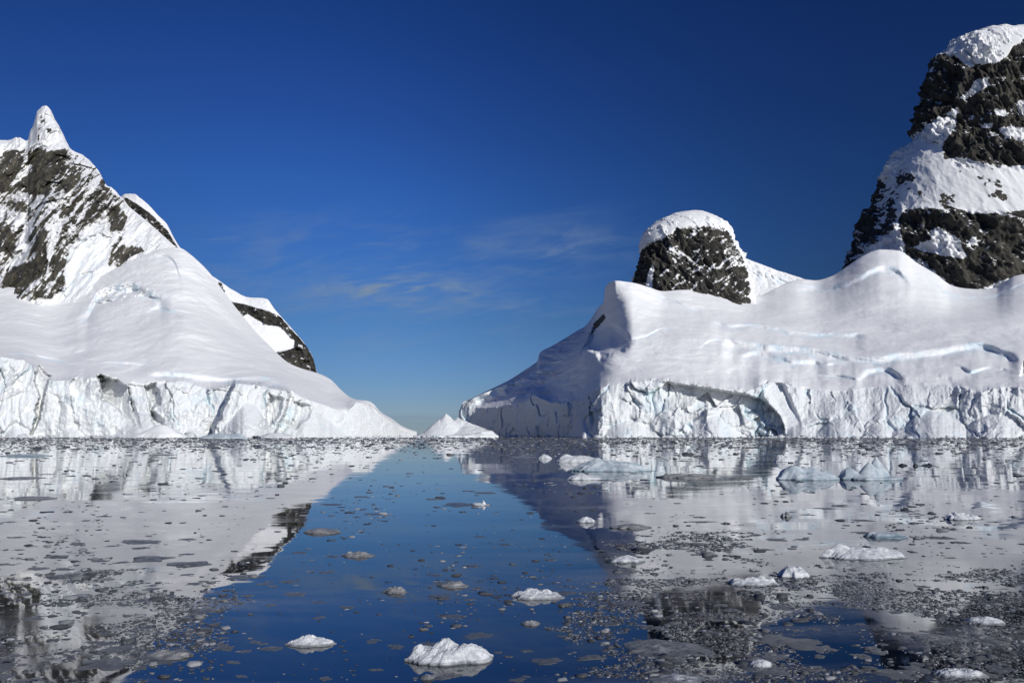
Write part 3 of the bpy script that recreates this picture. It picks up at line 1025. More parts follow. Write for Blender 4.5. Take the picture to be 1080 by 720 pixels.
def saddle():
    px = np.arange(740, 940, 0.7)
    ridge = pchip([(740, 250), (765, 256), (775, 262), (784, 271), (792, 274.5), (800, 277.5), (820, 285), (839, 291), (860, 298), (900, 306), (940, 310)])(px) + 0.5 * fbm(px / 8, 0 * px, 0 * px, 3, 81)
    base = ridge * 0 + 340
    py, Y, _ = sheet(px, [(base, 1345 + 0 * px), (ridge, 1490 + 0 * px)], [110])
    PX = np.broadcast_to(px, py.shape)
    P0 = W(PX, py, Y)
    Y = Y + 8 * fbm(P0[..., 0] / 30, P0[..., 1] / 40, P0[..., 2] / 60, 4, 82, .5, True) * sstep(py - ridge, 0, 4)
    dY, ic = scarp(PX, py, [(770, 264), (790, 280), (810, 288), (839, 294)], 14, 772, 838, 7, 9)
    Y = Y + dY
    body = add_back(W(PX, py, Y), 350, 0)
    z = np.zeros((14, len(px)))
    o = link_mesh('snow_saddle', grid_mesh('snow_saddle', body, attrs={'rock': np.concatenate([0 * py, z]), 'ice': np.concatenate([ic, z])}), M_SNOW)
    tag(o, 'white snow saddle between the small rock knob and the tall tower', kind='structure')


saddle()


def loft(levels, cy, depth, nt, nr, power=2.4, back=1.0):
    """a tower of rings; levels = (py, px left, px right) from the foot to the top, cy = its distance"""
    L = np.array(levels, float)
    s = np.concatenate([[0], np.cumsum(np.hypot(np.diff(L[:, 0]), np.diff(L[:, 2] - L[:, 1]) * .5))])
    ss = np.linspace(0, s[-1], nr)
    py, xl, xr = (np.interp(ss, s, L[:, i]) for i in range(3))
    A = W(xl, py, np.full(nr, cy))
    B = W(xr, py, np.full(nr, cy))
    z = A[:, 2]
    cx, rx = (A[:, 0] + B[:, 0]) / 2, (B[:, 0] - A[:, 0]) / 2
    th = np.linspace(0, 2 * math.pi, nt, endpoint=False)
    c, sn = np.cos(th), np.sin(th)
    k = (np.abs(c)**power + np.abs(sn)**power)**(-1 / power)
    X = cx[:, None] + rx[:, None] * (c * k)[None]
    dd = np.where(sn < 0, 1.0, back)
    Yv = cy + depth * rx[:, None] * (sn * k * dd)[None]
    Z = np.broadcast_to(z[:, None], X.shape)
    return np.stack([X, Yv, Z], -1)


def knob():
    lv = [(470, 640, 815), (345, 655, 802), (310, 664, 790.5), (299, 667, 788), (290, 669.5, 786.5), (280, 672, 784), (270, 674.5, 781), (260, 676, 776), (255, 676, 772.5), (250, 677.5, 771), (245, 680, 770),
          (240, 686, 767), (235, 692.5, 761), (231, 699, 755), (227.5, 707, 748.5), (225, 715, 744), (223.6, 723, 739), (223, 729, 733)]
    P = loft(lv, 1360, 0.8, 560, 330, 2.5)
    N = grid_normals(P, True)
    x, y, z = P[..., 0], P[..., 1], P[..., 2]
    qx, qy = project(P)
    # ribs slant down to the right
    u, v = x * .8 + z * .6, -x * .6 + z * .8
    top = sstep(qy, 224, 246)
    d = 9 * fbm(u / 34, y / 45, v / 95, 3, 91, .5, True) + 6 * fbm(u / 13, y / 18, v / 40, 4, 92, .55, True) + 2 * fbm(x / 8, y / 8, z / 8, 3, 93)
    d = d + 7 * worley(u / 24, y / 30, v / 42, 94)[3] + 3.5 * worley(u / 9, y / 11, v / 15, 99)[3]
    Q = P + N * (d - 8)[..., None] * (.15 + .85 * top)[..., None]
    qx, qy = project(Q)
    reg = [([(660, 330), (668, 298), (672, 276), (676, 264), (684, 256), (700, 250), (708, 243), (716, 240), (730, 241), (742, 238), (756, 241), (768, 243), (774, 256), (784, 276), (790, 292), (792, 330)], 0.80, 2.5),
           ([(672, 276), (680, 262), (700, 252), (704, 262), (698, 280), (690, 300), (668, 304)], 1.1, 3),
           ([(680, 304), (683, 288), (689, 276), (690, 284), (688, 304)], 0.0, 1.5),
           ([(702, 256), (708, 258), (722, 268), (734, 276), (730, 280), (716, 272), (704, 264)], 0.45, 2),
           ([(766, 252), (774, 254), (784, 276), (780, 284), (764, 276), (760, 296), (764, 262)], 0.50, 3),
           ([(740, 300), (790, 300), (790, 320), (740, 320)], 0.95, 3)]
    rk = rock_attr(qx, qy, reg)
    st = fbm(u / 30, y / 60, v / 7, 4, 97, .6) + .5 * fbm(u / 12, y / 40, v / 4, 3, 98, .6)
    rk = rk - 1.5 * np.maximum(st - .08, 0) * sstep(rk, .05, .3) * sstep(qx, 676, 706)
    rk = np.where(qy < 236, 0, rk)
    o = link_mesh('rock_knob', grid_mesh('rock_knob', Q, wrap=True, flip=True, attrs={'rock': rk, 'ice': 0 * rk}), M_SNOW)
    tag(o, 'squat dark rock knob with a domed snow cap above the right glacier', kind='structure')
    # the snow cap overhangs on the left
    edge = lin([(600, 275), (670, 270), (676, 266), (682, 257), (697, 253), (705, 249), (715, 241), (730, 239.5), (742, 237.5), (755, 241), (769, 246), (790, 246)])
    P = loft(lv, 1360, 0.8, 560, 330, 2.2)
    N = grid_normals(P, True)
    qx, qy = project(P)
    t = edge(qx) - qy + 2.2 * fbm(P[..., 0] / 14, P[..., 1] / 14, P[..., 2] / 14, 4, 95)
    f = sstep(t, -1.0, 1.6)
    thick = 3.6 + 2.0 * (1 - sstep(qx, 684, 708)) + 1.2 * fbm(P[..., 0] / 25, P[..., 1] / 25, P[..., 2] / 25, 4, 96)
    C = P + N * (-11 + f * (7 + thick))[..., None]
    c = link_mesh('snow_cap', grid_mesh('snow_cap', C, wrap=True, keep=f > 0.03, flip=True,
                                        attrs={'rock': 0 * f, 'ice': .9 * (1 - sstep(qx, 690, 708)) * (1 - sstep(t, 8, 16))}), M_SNOW, o)


knob()


def tower():
    lv = [(470, 840, 1330), (330, 885, 1285), (300, 893, 1262), (278, 898, 1248), (266.7, 899, 1240), (249, 907, 1228), (213, 922, 1208), (184, 931, 1190), (160, 946.7, 1172), (140, 960, 1160), (129, 962.5, 1155), (100, 970, 1146),
          (89, 971.5, 1141), (80, 979, 1136), (66.7, 982.5, 1128), (55, 993, 1118), (45, 1004, 1110), (39, 1018, 1100), (35, 1030, 1090), (32.5, 1042, 1078), (31.5, 1050, 1070), (31, 1058, 1064)]
    P = loft(lv, 1680, 0.62, 900, 560, 2.3)
    N = grid_normals(P, True)
    x, y, z = P[..., 0], P[..., 1], P[..., 2]
    u = x * .94 + z * .34
    d = 20 * fbm(u / 95, y / 140, z / 300, 3, 151, .5, True) + 12 * fbm(u / 34, y / 50, z / 110, 4, 152, .55, True) + 4 * fbm(x / 14, y / 14, z / 20, 4, 153, .55)
    d = d + 6 * fbm(u / 15, y / 18, z / 120, 3, 163, .5, True) + 13 * worley(u / 60, y / 70, z / 95, 154)[3] + 7 * worley(u / 20, y / 24, (z + .4 * x) / 30, 157)[3] + 4 * worley(u / 8, y / 9, z / 11, 160)[3]
    qx, qy = project(P)
    band = sstep(poly_sd(qx, qy, [(925, 200), (960, 140), (995, 145), (1010, 168), (1100, 175), (1100, 222), (950, 218), (935, 240), (918, 250)]), -8, 8)
    lft = 1 - sstep(qx, 900, 960) * 0
    top = sstep(qy, 26, 60)
    Q = P + N * (((d - 6) * (1 - .9 * band) - 15) * (.2 + .8 * top))[..., None]
    Q = Q + 0
    qx, qy = project(Q)

    def T(pts):
        return [(840 + a / 2.25, b / 2.25) for a, b in pts]
    far = [(1080, 40), (1240, 40), (1300, 330), (1080, 330)]
    reg = [(far, 0.62, 8),
           (T([(200, 330), (200, 230), (250, 170), (350, 125), (395, 138), (405, 152), (440, 156), (480, 148), (515, 108), (620, 80), (620, 395), (540, 392), (470, 402), (430, 382), (380, 372), (350, 380), (342, 350), (376, 300), (384, 252), (340, 278), (275, 322)]), 0.95, 2),
           (T([(392, 232), (428, 188), (458, 184), (450, 204), (420, 228)]), 0.1, 1.5),
           (T([(424, 292), (466, 290), (468, 304), (440, 306)]), 0.15, 1.5),
           (T([(478, 306), (510, 300), (545, 302), (620, 300), (620, 336), (545, 338), (500, 326)]), 0.05, 2),
           (T([(515, 250), (545, 228), (620, 220), (620, 280), (540, 272)]), 0.2, 2),
           (T([(470, 258), (500, 262), (495, 275), (474, 272)]), 0.3, 1.5),
           (T([(270, 325), (340, 278), (386, 250), (376, 300), (345, 350), (352, 380), (430, 384), (540, 396), (620, 400), (620, 500), (540, 500), (420, 505), (350, 488), (258, 496), (230, 440), (210, 425)]), 0.16, 3),
           (T([(430, 420), (480, 430), (500, 470), (450, 465)]), 0.36, 4),
           (T([(335, 462), (378, 460), (380, 478), (345, 484)]), 0.62, 3),
           (T([(284, 462), (300, 440), (322, 458), (300, 476)]), 0.52, 3),
           (T([(232, 410), (290, 398), (280, 440), (240, 470), (222, 450)]), 0.48, 4),
           (T([(60, 650), (90, 560), (140, 478), (190, 425), (232, 460), (240, 520), (215, 560), (165, 585), (140, 640)]), 0.70, 4),
           (T([(240, 520), (258, 498), (350, 488), (420, 508), (540, 503), (620, 500), (620, 660), (540, 652), (495, 660), (430, 690), (380, 686), (330, 645), (258, 605), (252, 560)]), 0.98, 2.5),
           (T([(266, 588), (320, 570), (318, 545), (340, 538), (384, 566), (404, 604), (400, 618), (340, 606)]), 0.08, 2),
           (T([(400, 566), (425, 562), (430, 580), (405, 586)]), 0.3, 1.5)]
    rk = rock_attr(qx, qy, reg)
    st = fbm(u / 22, y / 60, z / 30, 4, 158, .6) + .5 * fbm(u / 8, y / 40, z / 12, 3, 159, .6)
    fl = fbm(x / 9, y / 12, (z - .5 * x) / 7, 3, 161, .6)
    rk = rk + .75 * st * sstep(rk, .05, .3) - 1.3 * np.maximum(fl - .2, 0) * (rk > .3) + .5 * np.maximum(fl - .33, 0) * (rk > .1)
    o = link_mesh('rock_tower', grid_mesh('rock_tower', Q, wrap=True, flip=True, attrs={'rock': rk, 'ice': 0 * rk}), M_SNOW)
    tag(o, 'tall black rock tower banded with snow at the right edge', kind='structure')
    edge = lin([(930, 100), (972, 88), (984, 72), (994, 58), (1002, 56), (1012, 62), (1020, 69), (1036, 70), (1052, 66), (1062, 58), (1070, 48), (1082, 40), (1100, 36), (1160, 60)])
    P = loft(lv, 1680, 0.62, 900, 560, 2.1)
    N = grid_normals(P, True)
    qx, qy = project(P)
    x, y, z = P[..., 0], P[..., 1], P[..., 2]
    t = edge(qx) - qy + 2.5 * fbm(x / 18, y / 18, z / 18, 4, 155)
    f = sstep(t, -1.0, 1.6)
    rib = fbm(x / 75, y / 90, z / 160, 3, 156, .4, True)
    C = P + N * (-26 + f * (21 + 2.5 * rib))[..., None]
    link_mesh('snow_cap', grid_mesh('snow_cap', C, wrap=True, keep=f > 0.03, flip=True, attrs={'rock': 0 * f, 'ice': .2 * sstep(rib, .1, .5)}), M_SNOW, o)


tower()


# ---------------------------------------------------------------- floating ice
def lump(nr, nt, outline_seed, bumps, edge, rough, nscale, size, jag=0.16, sq=1.0):
    """one floating piece as a polar height field. bumps = (u, v, height, spread, kind)
    in units of the half width; size = (half width, half depth, height)"""
    th = np.linspace(0, 2 * math.pi, nt, endpoint=False)
    r = np.linspace(0, 1, nr)
    o = 1 + jag * fbm(np.cos(th) * 1.3, np.sin(th) * 1.3, 0 * th + outline_seed, 4, 200) * 1.4
    U = np.outer(r, o * np.cos(th))
    V = np.outer(r, o * np.sin(th))
    h = np.zeros(U.shape)
    for (u, v, a, s, kd) in bumps:
        d = np.hypot(U - u, (V - v) * sq)
        s = s * (1.3 if kd != 'c' else 1.0)
        if kd == 'c':
            g = np.clip(1 - d / s, 0, 1)
        elif kd == 'b':                                   # blocky, flat topped
            g = 1 - sstep(d, s * .55, s)
        else:
            g = np.exp(-(d / s)**2)
        h = np.maximum(h, a * g)
    tall = max(b_[2] for b_ in bumps)
    if not any(b_[4] == 'c' for b_ in bumps):
        h = .36 * tall * (1 - r[:, None]**3) + .64 * h
    # melted, crusty surface: rounded knobs of several sizes
    z0 = 0 * U + outline_seed
    w1 = worley(U * nscale * .55 + outline_seed, V * nscale * .55, z0, 201)
    w2 = worley(U * nscale * 1.7 + outline_seed, V * nscale * 1.7, z0, 202)
    n = fbm(U * nscale * .5 + outline_seed, V * nscale * .5, z0, 4, 203, .5)
    knobs = (.62 - w1[0]) * .55 + (.55 - w2[0]) * .28
    rim = 1 - sstep(r, .84, 1.0)[:, None]
    body = np.maximum(h, .12)
    h = edge + (h * (1 + .5 * rough * n) + rough * .55 * knobs * (.25 + .75 * body) + rough * .25 * n * body + rough * .22 * (w1[3] + .5 * w2[3]) * body) * (.10 + .90 * rim)
    h = np.maximum(h, edge * .35)
    h = h * (tall / max(h.max(), 1e-3))
    sx, sy, sz = size
    P = np.stack([U * sx, V * sy, h * sz], -1)
    under = np.stack([U[-1] * sx * .97, V[-1] * sy * .97, np.full(nt, -max(.12, .25 * sz))], -1)[None]
    mid = np.stack([U[-1] * sx * 1.02, V[-1] * sy * 1.02, .3 * edge * sz + 0 * U[-1]], -1)[None]
    return np.concatenate([P, mid, under], 0)


def put_lump(name, px, py, wpx, hpx, bumps, label, cat, mat, depth=0.6, seed=1.0, res=(44, 110), edge=.12, rough=.5, nscale=4.0,
             jag=.26, group=None, rot=0.0, parent=None):
    x, y = G(px, py)
    sx = wpx * .93 * y / FPX / 2
    foot = wpx * depth * CAM_H / y                      # picture height of the flat footprint alone
    sz = max(hpx * .38, hpx - .55 * foot) * y / FPX
    P = lump(res[0], res[1], seed, bumps, edge, rough, nscale, (sx, sx * depth, sz), jag)
    o = link_mesh(name, grid_mesh(name, P, wrap=True), mat)
    o.location = (x, y + sx * depth * .6, 0)
    o.rotation_euler = (0, 0, rot)
    tag(o, label, cat, group)
    return o


g = 'g'
LUMPS = [
    # grounded bergs on the far shore
    ('iceberg', 482, 460.6, 92, 25, [(-.32, 0, 1.0, .62, 'c'), (-.04, .3, .86, .75, 'c'), (.25, .1, .55, .8, 'c'), (-.7, 0, .2, .4, 'c'), (.7, 0, .22, .5, 'g')],
     'white peaked iceberg with a shaded hollow in the gap between both shores', 'iceberg', M_ICE, .7, 1.3, (90, 240), .06, .30, 3.0),
    ('iceberg', 984, 461.2, 66, 21, [(.1, 0, .95, .26, 'b'), (-.25, 0, .75, .22, 'b'), (.5, .1, .6, .3, 'g'), (-.6, 0, .45, .22, 'g')],
     'broken blue shadowed iceberg below the right ice cliff', 'iceberg', M_ICE, .6, 2.3, (90, 240), .12, .8, 5.0),
    ('iceberg', 1040, 459.8, 60, 11, [(0, 0, .8, .5, 'g'), (.5, 0, .9, .3, 'b'), (-.5, 0, .5, .3, 'b')],
     'low rubbly white iceberg at the foot of the right ice cliff by the picture edge', 'iceberg', M_ICE, .5, 9.3, (60, 200), .2, .9, 6.0),
    ('iceberg', 165, 461.6, 60, 14, [(0, 0, 1, .42, 'g'), (.5, 0, .25, .35, 'g'), (-.5, 0, .3, .35, 'g')],
     'low smooth snow mound floating against the left ice cliff', 'iceberg', M_SNOW, .6, 3.3, (60, 160), .08, .12, 2.0),
    ('iceberg', 232, 462.4, 54, 6, [(0, 0, .8, .7, 'b'), (.6, 0, .9, .3, 'b')],
     'flat green tinged ice slab at the foot of the left ice cliff', 'iceberg', M_BLUE, .5, 4.3, (40, 140), .5, .3, 4.0),
    ('iceberg', 290, 461.8, 40, 6, [(0, 0, .9, .7, 'b')],
     'flat white ice slab at the foot of the left ice cliff', 'iceberg', M_ICE, .5, 5.3, (40, 140), .6, .3, 4.0),
    ('growler', 557, 457.8, 14, 11, [(0, 0, 1, .5, 'c'), (.4, 0, .6, .4, 'g')],
     'small bright ice spike at the foot of the shaded right cliff', 'ice chunk', M_ICE, .7, 6.3, (30, 60), .1, .6, 4.0),
    # mid-water growlers
    ('growler', 857, 506, 66, 17, [(-.55, 0, .92, .42, 'g'), (-.2, .1, .85, .3, 'g'), (.15, 0, .78, .26, 'g'), (.5, 0, .5, .3, 'g'), (-.85, 0, .35, .2, 'g')],
     'rounded blue grey growler left of the twin ice pyramids', 'growler', M_BLUE, .55, 1.1, (56, 150), .14, .4, 4.0),
    ('growler', 921, 506, 62, 24, [(.02, -.1, .84, .52, 'c'), (.36, .1, 1.06, .50, 'c'), (-.7, 0, .46, .30, 'g'), (.85, 0, .12, .3, 'g')],
     'blue white growler with twin pyramid peaks right of the rounded growler', 'growler', M_BLUE, .6, 2.1, (60, 160), .10, .12, 3.0),
    ('growler', 648, 497, 90, 15, [(-.55, -.1, .9, .30, 'g'), (-.36, .1, 1.0, .22, 'g'), (-.12, 0, .8, .22, 'g'), (.35, 0, .42, .5, 'b'), (.75, 0, .26, .3, 'g')],
     'long blue growler with a lumpy left end and a flat tail', 'growler', M_BLUE, .4, 3.1, (60, 170), .15, .5, 4.0),
    ('growler', 616, 506, 38, 8, [(-.2, 0, .9, .5, 'g'), (.4, 0, .4, .4, 'g')],
     'low white growler in front of the long blue growler', 'growler', M_WHITE, .5, 4.1, (40, 100), .2, .4, 4.0),
    ('growler', 611, 487.5, 54, 9, [(-.6, 0, 1, .25, 'g'), (-.1, 0, .5, .5, 'g'), (.5, 0, .35, .4, 'g')],
     'low white growler with a dark blunt left end behind the long blue growler', 'growler', M_WHITE, .4, 5.1, (40, 100), .2, .4, 4.0),
    ('growler', 575, 483.5, 14, 5, [(0, 0, 1, .6, 'g')], 'small white ice lump in the shaded cliff reflection', 'growler', M_WHITE, .6, 6.1, (24, 50), .2, .5, 4.0),
    ('growler', 724, 504, 56, 6, [(-.4, 0, .7, .5, 'b'), (.5, 0, .8, .4, 'b')], 'flat grey floe right of the long blue growler', 'floe', M_GREY, .5, 7.1, (36, 90), .4, .4, 5.0),
    ('growler', 828, 487, 20, 8, [(-.4, 0, 1, .4, 'g'), (.3, 0, .6, .5, 'g')], 'small white lump above the rounded growler, farther out', 'growler', M_WHITE, .6, 8.1, (24, 60), .2, .5, 4.0),
    ('growler', 1018, 548, 38, 9, [(-.3, 0, .8, .5, 'g'), (.1, 0, 1, .2, 'c'), (.5, 0, .5, .4, 'g')], 'snowy white growler with a rough top at the right, behind the grey floe', 'growler', M_WHITE, .5, 9.1, (40, 100), .2, .7, 6.0),
    ('growler', 936, 567, 44, 7, [(-.7, 0, 1, .3, 'g'), (0, 0, .5, .8, 'b')], 'bluish grey flat floe behind the three humped white growler', 'floe', M_BLUE, .5, 10.1, (36, 90), .3, .4, 4.0),
    ('growler', 915, 589, 92, 17, [(-.55, 0, 1.0, .24, 'g'), (-.85, 0, .62, .3, 'g'), (-.15, 0, .62, .34, 'g'), (.2, 0, .5, .2, 'g'), (.45, 0, .62, .2, 'g'), (.72, 0, .42, .3, 'g')],
     'white three humped growler on the grey reflection at the right', 'growler', M_WHITE, .38, 11.1, (80, 220), .08, .22, 2.6),
    ('growler', 796, 617, 58, 12, [(-.6, 0, .55, .3, 'g'), (-.1, 0, .8, .24, 'g'), (.35, 0, .95, .22, 'g'), (.8, 0, .7, .25, 'g')],
     'lumpy white growler left of the round snow lump', 'growler', M_WHITE, .45, 12.1, (60, 150), .2, .7, 6.0),
    ('growler', 839, 609, 30, 14, [(0, 0, .9, .7, 'g'), (-.45, 0, .9, .35, 'g'), (.4, 0, 1, .4, 'g')],
     'round snow lump right of the lumpy white growler', 'growler', M_WHITE, .7, 13.1, (60, 130), .25, .5, 3.6),
    ('growler', 565, 631, 56, 13, [(-.1, 0, 1, .35, 'g'), (.3, 0, .7, .3, 'g'), (-.55, 0, .5, .35, 'g'), (.8, 0, .4, .25, 'g')],
     'jagged white growler on the clear blue water at the centre', 'growler', M_WHITE, .6, 14.1, (70, 170), .12, .7, 4.2),
    ('growler', 473, 699, 84, 29, [(-.12, 0, 1.0, .34, 'g'), (-.86, 0, .80, .20, 'g'), (.22, -.1, .72, .34, 'g'), (.62, 0, .66, .3, 'g'), (-.5, .1, .6, .3, 'g'), (.9, 0, .4, .2, 'g')],
     'largest crusty white growler, alone in the dark blue foreground', 'growler', M_WHITE, .62, 15.1, (130, 300), .16, .62, 3.6),
    ('growler', 325, 681, 52, 13, [(-.1, 0, 1, .4, 'g'), (.5, 0, .6, .4, 'g'), (-.6, 0, .4, .3, 'g')],
     'low grey white growler left of the largest crusty growler', 'growler', M_WHITE, .5, 16.1, (60, 140), .12, .7, 6.0),
    ('growler', 450, 716, 16, 6, [(0, 0, 1, .7, 'g')], 'tiny grey ice lump just below the largest crusty growler', 'growler', M_GREY, .6, 17.1, (30, 60), .2, .5, 5.0),
    ('growler', 1044, 658, 42, 10, [(0, 0, 1, .55, 'g'), (-.5, 0, .7, .35, 'b'), (.5, 0, .5, .4, 'g')],
     'white flat topped growler near the right edge, over the black reflection', 'growler', M_WHITE, .6, 18.1, (50, 120), .25, .5, 5.0),
    ('growler', 1018, 714, 52, 12, [(-.3, 0, 1, .4, 'g'), (.4, 0, .8, .5, 'g'), (-.8, 0, .6, .3, 'g')],
     'dull white growler in the bottom right corner slush', 'growler', M_WHITE, .6, 19.1, (50, 120), .2, .7, 6.0),
    ('growler', 804, 704, 28, 10, [(0, 0, 1, .6, 'g'), (.4, 0, .8, .4, 'g')], 'small white growler in the slush at bottom right of centre', 'growler', M_WHITE, .6, 20.1, (40, 90), .25, .4, 4.0),
    ('growler', 706, 690, 90, 8, [(-.1, 0, .9, .5, 'g'), (.4, 0, .7, .4, 'g'), (-.6, 0, .6, .3, 'g')],
     'wide low grey floe below the dark knob reflection', 'floe', M_GREY, .8, 21.1, (60, 150), .25, .9, 8.0),
    ('growler', 720, 720, 60, 9, [(0, 0, 1, .5, 'g'), (-.5, 0, .5, .4, 'g')], 'grey white lump cut by the bottom edge below the wide low floe', 'growler', M_WHITE, .7, 22.1, (50, 120), .2, .8, 6.0),
    ('growler', 176, 694, 44, 11, [(-.4, 0, .9, .5, 'g'), (.6, 0, .8, .3, 'g')], 'grey lump in the slush at bottom left', 'growler', M_GREY, .6, 23.1, (50, 110), .25, .5, 5.0),
    ('growler', 990, 676, 44, 8, [(0, 0, .9, .6, 'g')], 'wide grey slushy lump left of the flat topped growler', 'floe', M_GREY, .8, 24.1, (44, 100), .3, .7, 7.0),
    ('growler', 661, 593, 40, 9, [(0, 0, 1, .5, 'g'), (.4, 0, .5, .5, 'g')], 'white low growler at the edge of the right reflection', 'growler', M_WHITE, .6, 25.1, (44, 110), .2, .4, 4.0),
    ('growler', 667, 557, 42, 6, [(0, 0, .8, .7, 'b')], 'flat grey white floe on the shaded cliff reflection', 'floe', M_GREY, .6, 26.1, (36, 90), .4, .4, 4.0),
    ('growler', 619, 551, 22, 7, [(0, 0, 1, .6, 'g')], 'small white growler left of the flat grey white floe', 'growler', M_WHITE, .7, 27.1, (30, 70), .2, .5, 4.0),
    ('growler', 338, 562, 42, 6, [(-.2, 0, 1, .6, 'g'), (.5, 0, .6, .4, 'g')], 'brown grey oval floe at the left edge of the blue water', 'floe', M_GREY, .6, 28.1, (36, 90), .25, .25, 3.0),
    ('growler', 507, 533, 20, 6, [(.3, 0, 1, .3, 'c'), (-.4, 0, .4, .5, 'g')], 'small white growler with a pointed top in the blue water', 'growler', M_WHITE, .6, 29.1, (30, 70), .2, .4, 4.0),
    ('growler', 30, 527, 40, 3.5, [(0, 0, .9, .7, 'b'), (.5, 0, .6, .4, 'g')], 'wide flat grey floe at the far left', 'floe', M_GREY, .9, 30.1, (36, 90), .4, .4, 4.0),
    ('growler', 14, 505, 46, 3, [(0, 0, .9, .7, 'b'), (-.5, 0, .6, .4, 'g')], 'long flat grey floe cut by the left edge', 'floe', M_GREY, .9, 31.1, (36, 90), .4, .4, 4.0),
    ('growler', 22, 481, 50, 3, [(0, 0, .9, .7, 'b')], 'far pale blue floe at the left edge', 'floe', M_BLUE, .6, 32.1, (36, 90), .4, .4, 4.0),
    ('growler', 830, 545, 11, 6, [(.2, 0, 1, .5, 'g'), (-.4, 0, .6, .5, 'g')], 'small grey ice lump left of the rough topped snowy growler, alone on pale water', 'growler', M_GREY, .8, 33.1, (30, 60), .3, .5, 4.0),
    ('growler', 478, 619, 34, 7, [(0, 0, .8, .6, 'b'), (-.3, 0, 1, .3, 'g')], 'flat white topped floe on the blue water above the jagged growler', 'floe', M_GREY, .6, 34.1, (36, 90), .25, .6, 5.0),
    ('growler', 416, 625, 26, 8, [(0, 0, 1, .5, 'g'), (.3, .1, .7, .4, 'g')], 'small rough grey growler on the blue water', 'growler', M_GREY, .8, 35.1, (36, 90), .2, .8, 6.0),
    ('growler', 376, 587, 34, 7, [(.1, 0, 1, .4, 'g'), (-.4, 0, .5, .4, 'g')], 'grey white growler with a small brown floe beside it on the blue water', 'growler', M_GREY, .6, 36.1, (36, 90), .2, .6, 5.0),
    ('growler', 560, 659, 20, 6, [(0, 0, 1, .6, 'g')], 'small grey growler below the jagged white growler', 'growler', M_GREY, .7, 37.1, (30, 70), .2, .6, 5.0),
    ('growler', 953, 491, 9, 2.6, [(-.3, 0, 1, .5, 'g'), (.5, 0, .5, .4, 'g')], 'black ice lump nearest the twin pyramids', 'ice chunk', M_BLACK, .6, 38.1, (24, 50), .3, .9, 3.0, .4, 'black ice lumps'),
    ('growler', 966, 491.5, 5, 3.2, [(.2, 0, 1, .6, 'g')], 'black ice lump in the middle of three', 'ice chunk', M_BLACK, .6, 39.1, (24, 50), .3, .9, 3.0, .4, 'black ice lumps'),
    ('growler', 979, 491, 12, 3.0, [(.4, 0, 1, .5, 'g'), (-.3, 0, .5, .5, 'g')], 'black ice lump farthest right of three', 'ice chunk', M_BLACK, .6, 40.1, (24, 50), .3, .9, 3.0, .4, 'black ice lumps'),
]
for L in LUMPS:
    nm = 'ice_floe' if L[7] == 'floe' else ('ice_chunk' if L[7] == 'ice chunk' else L[0])
    put_lump(nm, *L[1:5], L[5], L[6], L[7], *L[8:])


# ---------- brash: small floes, the larger ones each a thing, the finest as stuff
def density(px, py):
    """how thick the brash lies, over the picture (sampled once, then fixed on the sea)"""
    clear = sstep(poly_sd(px, py, [(330, 500), (420, 470), (500, 470), (590, 530), (640, 590), (640, 660), (560, 730), (160, 730), (250, 650), (300, 600)]), -30, 20)
    return 1 - 0.30 * clear


def make_floe_meshes():
    out = []
    for i in range(14):
        s = 50 + i * 1.37
        bm = [(random.uniform(-.6, .6), random.uniform(-.4, .4), random.uniform(.4, 1), random.uniform(.25, .5), random.choice('gb')) for _ in range(4)]
        P = lump(14, 40, s, bm, .30, 1.1, 4.0, (1, 1, 1), .60)
        P[..., 2] = np.where(P[..., 2] < -.05, -.6, P[..., 2])
        me = grid_mesh('floe', P, wrap=True)
        me.polygons.foreach_set('use_smooth', np.ones(len(me.polygons), bool))
        out.append(me)
    return out


floe_meshes = make_floe_meshes()


def scatter_floes():
    cand = []
    tries = 0
    while len(cand) < 1500 and tries < 20000:
        tries += 1
        py = 463 + 257 * random.random()**1.25
        px = random.uniform(-10, 1090)
        if random.random() > density(np.array([px]), np.array([py]))[0]:
            continue
        x, y = G(px, py)
        wpx = min(40, random.lognormvariate(2.1, .6))
        wpx *= .75 + .5 * (py - 463) / 257
        cand.append((wpx, px, py, x, y))
        # companions that drift beside it
        for _ in range(random.choice((0, 0, 1, 2))):
            qx, qy = px + random.gauss(0, 22), py + random.gauss(0, 1.6 + (py - 463) * .02)
            if qy < 463:
                continue
            X, Yv = G(qx, qy)
            cand.append((wpx * random.uniform(.25, .7), qx, qy, X, Yv))
    cand.sort(key=lambda c: -c[0] * (1 + (c[2] - 463) / 200))
    return cand[:262], cand[262:]


big, rest = scatter_floes()
floe_mats = [M_DARK, M_DARK, M_DARK, M_GREY]
mat_mesh = {}
for mi, me in enumerate(floe_meshes):
    for mk in (M_DARK, M_GREY):
        c = me.copy()
        c.materials.append(mk)
        mat_mesh[(mi, mk.name)] = c
ZONES = (('on the left shore reflection', lambda px, py: px < 330 - max(0, (py - 540) * .55)),
         ('on the open blue water', lambda px, py: px < 610 + (py - 540) * .15),
         ('on the right shore reflection', lambda px, py: True))
for wpx, px, py, x, y in big:
    mk = random.choice(floe_mats)
    mi = random.randrange(len(floe_meshes))
    o = bpy.data.objects.new('brash_floe', mat_mesh[(mi, mk.name)])
    sx = wpx * y / FPX / 2
    o.location = (x, y, 0)
    o.scale = (sx, sx * random.uniform(.55, 1.0), min(.5, max(.02, sx * random.uniform(.05, .15))))
    o.rotation_euler = (0, 0, random.uniform(-.5, .5) + random.choice((0, math.pi)))
    col.objects.link(o)
    zone = next(z for z, f in ZONES if f(px, py))
    size = 'broad' if wpx > 26 else 'small'
    dist = 'far' if py < 500 else ('near' if py > 610 else 'midway')
    tone = 'dark wet' if mk is M_DARK else 'grey'
    tag(o, f'{size} {tone} {dist} brash floe {zone}', 'ice floe', 'brash ice floes')


